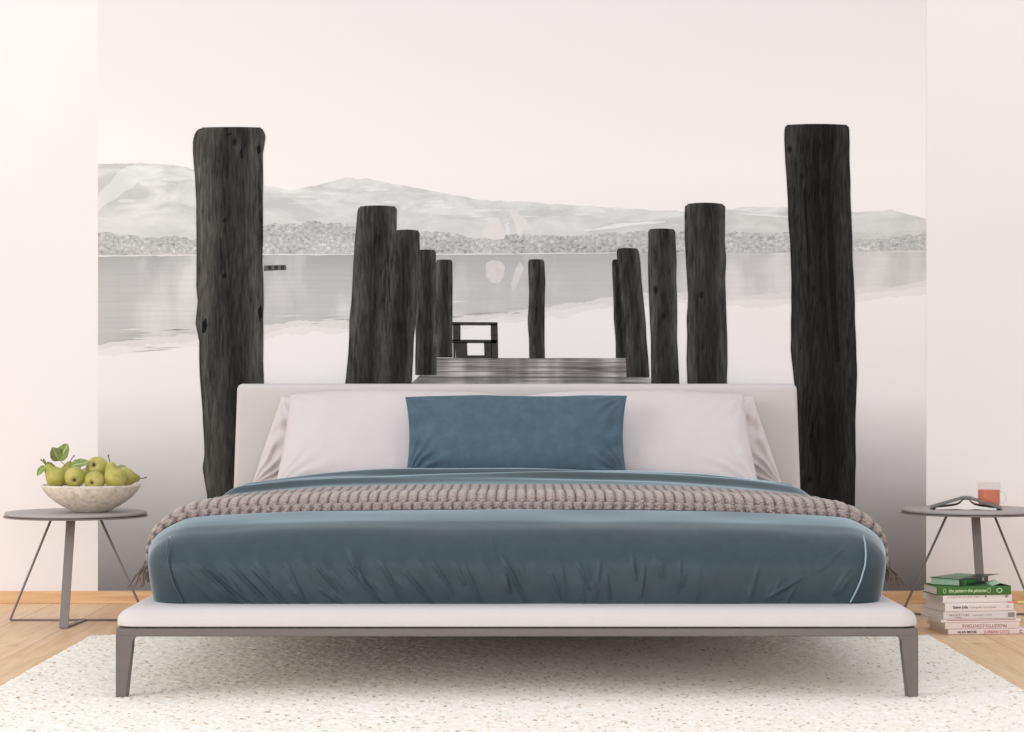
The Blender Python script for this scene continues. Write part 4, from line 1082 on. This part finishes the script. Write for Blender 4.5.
# local x runs along the spine (back right), local y runs along the head edge (back left); spine face at y = 0
bm = bmesh.new(); bm_box(bm, (0.003, 0.004, 0.0018), (L1-0.003, L2-0.004, T8-0.0018))
o = bm_obj('page_block', bm, M['green_pages'], e, smooth=False); o['label'] = 'pale green page edges'
bm = bmesh.new(); bm_box(bm, (-0.001, 0, 0), (L1, L2+0.004, 0.0017), 0.0004); o = bm_obj('back_cover', bm, M['cover_green_gloss'], e, smooth=False)
bm = bmesh.new()
ns = 12; top = []
for i in range(ns+1):
    yy = L2*i/ns; row = []
    for j in range(ns+1):
        xx = -0.001+L1*j/ns
        row.append((xx, yy+0.0, T8-0.0017 + 0.004*(yy/L2)*(1-xx/L1)**2*0.3 ))
    top.append(row)
lo_ = [[bm.verts.new(p) for p in r] for r in top]; hi_ = [[bm.verts.new((p[0], p[1], p[2]+0.0017)) for p in r] for r in top]
for i in range(ns):
    for j in range(ns):
        bm.faces.new((lo_[i][j], lo_[i+1][j], lo_[i+1][j+1], lo_[i][j+1])); bm.faces.new((hi_[i][j], hi_[i][j+1], hi_[i+1][j+1], hi_[i+1][j]))
for i in range(ns):
    for a, b in (((i, 0), (i+1, 0)), ((i+1, ns), (i, ns)), ((0, i+1), (0, i)), ((ns, i), (ns, i+1))):
        bm.faces.new((lo_[a[0]][a[1]], hi_[a[0]][a[1]], hi_[b[0]][b[1]], lo_[b[0]][b[1]]))
bm_obj('front_cover', bm, M['cover_green_gloss'], e, smooth=False)
bm = bmesh.new(); bm_box(bm, (-0.001, -0.0022, 0), (L1, 0.0034, T8), 0.001)
o = bm_obj('spine', bm, M['cover_dark'], e, smooth=False); o['label'] = 'black spine with green lettering'
text_mesh('green', 0.022, INK['green'], e, bold=True, loc=(0.018, -0.0028, T8*0.28), width=0.09)
text_mesh('x', 0.020, INK['white'], e, name='emblem', bold=True, loc=(0.150, -0.0028, T8*0.3), width=0.02)
# dark loose flap (dust jacket) under the cover, poking out to the right
bm = bmesh.new()
fl = [P(975, 577.5, 6.42), P(1003, 574.8, 6.46), P(985, 579.2, 6.40), P(968, 581, 6.40)]
inv = (Matrix.Translation(pn) @ Matrix.Rotation(th8, 4, 'Z')).inverted()
zf = z8+T8+0.0006
q = [(bx_(962), by+0.02, zf), (bx_(977), by+0.03, zf), (bx_(1012), by+0.165, zf+0.0018), (bx_(990), by+0.17, zf+0.001)]
vs = [bm.verts.new(inv @ Vector(p)) for p in q]; vs2 = [bm.verts.new(inv @ (Vector(p)+Vector((0, 0, 0.0007)))) for p in q]
bm.faces.new(vs[::-1]); bm.faces.new(vs2)
for k in range(4): bm.faces.new((vs[k], vs[(k+1) % 4], vs2[(k+1) % 4], vs2[k]))
o = bm_obj('jacket_flap', bm, M['cover_dark'], e, smooth=False); o['label'] = 'dark jacket flap sticking out to the right'
# folded pale green leaflet beside it
bm = bmesh.new()
lx0, lx1 = bx_(994), bx_(1013)
zl = zs[7]+0.0003
bm_prism(bm, [(lx0, zl), (lx0+(lx1-lx0)*0.5, zl+0.0105), (lx1, zl+0.0015), (lx1, zl), (lx0+(lx1-lx0)*0.5, zl+0.0085), (lx0+0.004, zl)], by+0.03, by+0.13)
o = bm_obj('leaflet', bm, M['green_pages'], None, smooth=False); tag(o, 'pale green folded leaflet lying on the green book beside the tilted one', 'leaflet')
# red and yellow strip poking out at the right of the stack
bm = bmesh.new()
a = P(1006, 603.2, 6.385); b = P(1030, 601.2, 6.385)
a.y = b.y = by-0.012
M['marker_red'] = mat_plain('marker_red', lin((226, 130, 128)), 0.5); M['marker_yellow'] = mat_plain('marker_yellow', lin((240, 208, 120)), 0.5)
zk = zs[5]+0.001
mk = empty('bookmark', (bx_(1007), by+0.004, zk), 'thin red and yellow bookmark strip poking out at the right of the white books', 'bookmark')
for m_, xa, xb, za in (('marker_red', 0.0, 0.032, 0.0), ('marker_yellow', 0.030, 0.070, -0.0002)):
    bm = bmesh.new()
    n = 8; rows = []
    for i in range(n+1):
        x = xa+(xb-xa)*i/n; hw = 0.0042*(1-0.5*max(0, 1-x/0.03)) + 0.0008; z = 0.0010+0.0022*x/0.07+za
        rows.append([bm.verts.new((x, -0.012-hw, z)), bm.verts.new((x, -0.012+hw, z)), bm.verts.new((x, -0.012+hw, z+0.0045)), bm.verts.new((x, -0.012-hw, z+0.0045))])
    for a, b in zip(rows, rows[1:]):
        for k in range(4): bm.faces.new((a[k], a[(k+1) % 4], b[(k+1) % 4], b[k]))
    bm.faces.new(rows[0]); bm.faces.new(rows[-1][::-1])
    o = bm_obj('strip', bm, M[m_], mk, smooth=False); o['label'] = ('reddish end of the strip' if m_ == 'marker_red' else 'yellowish end of the strip')
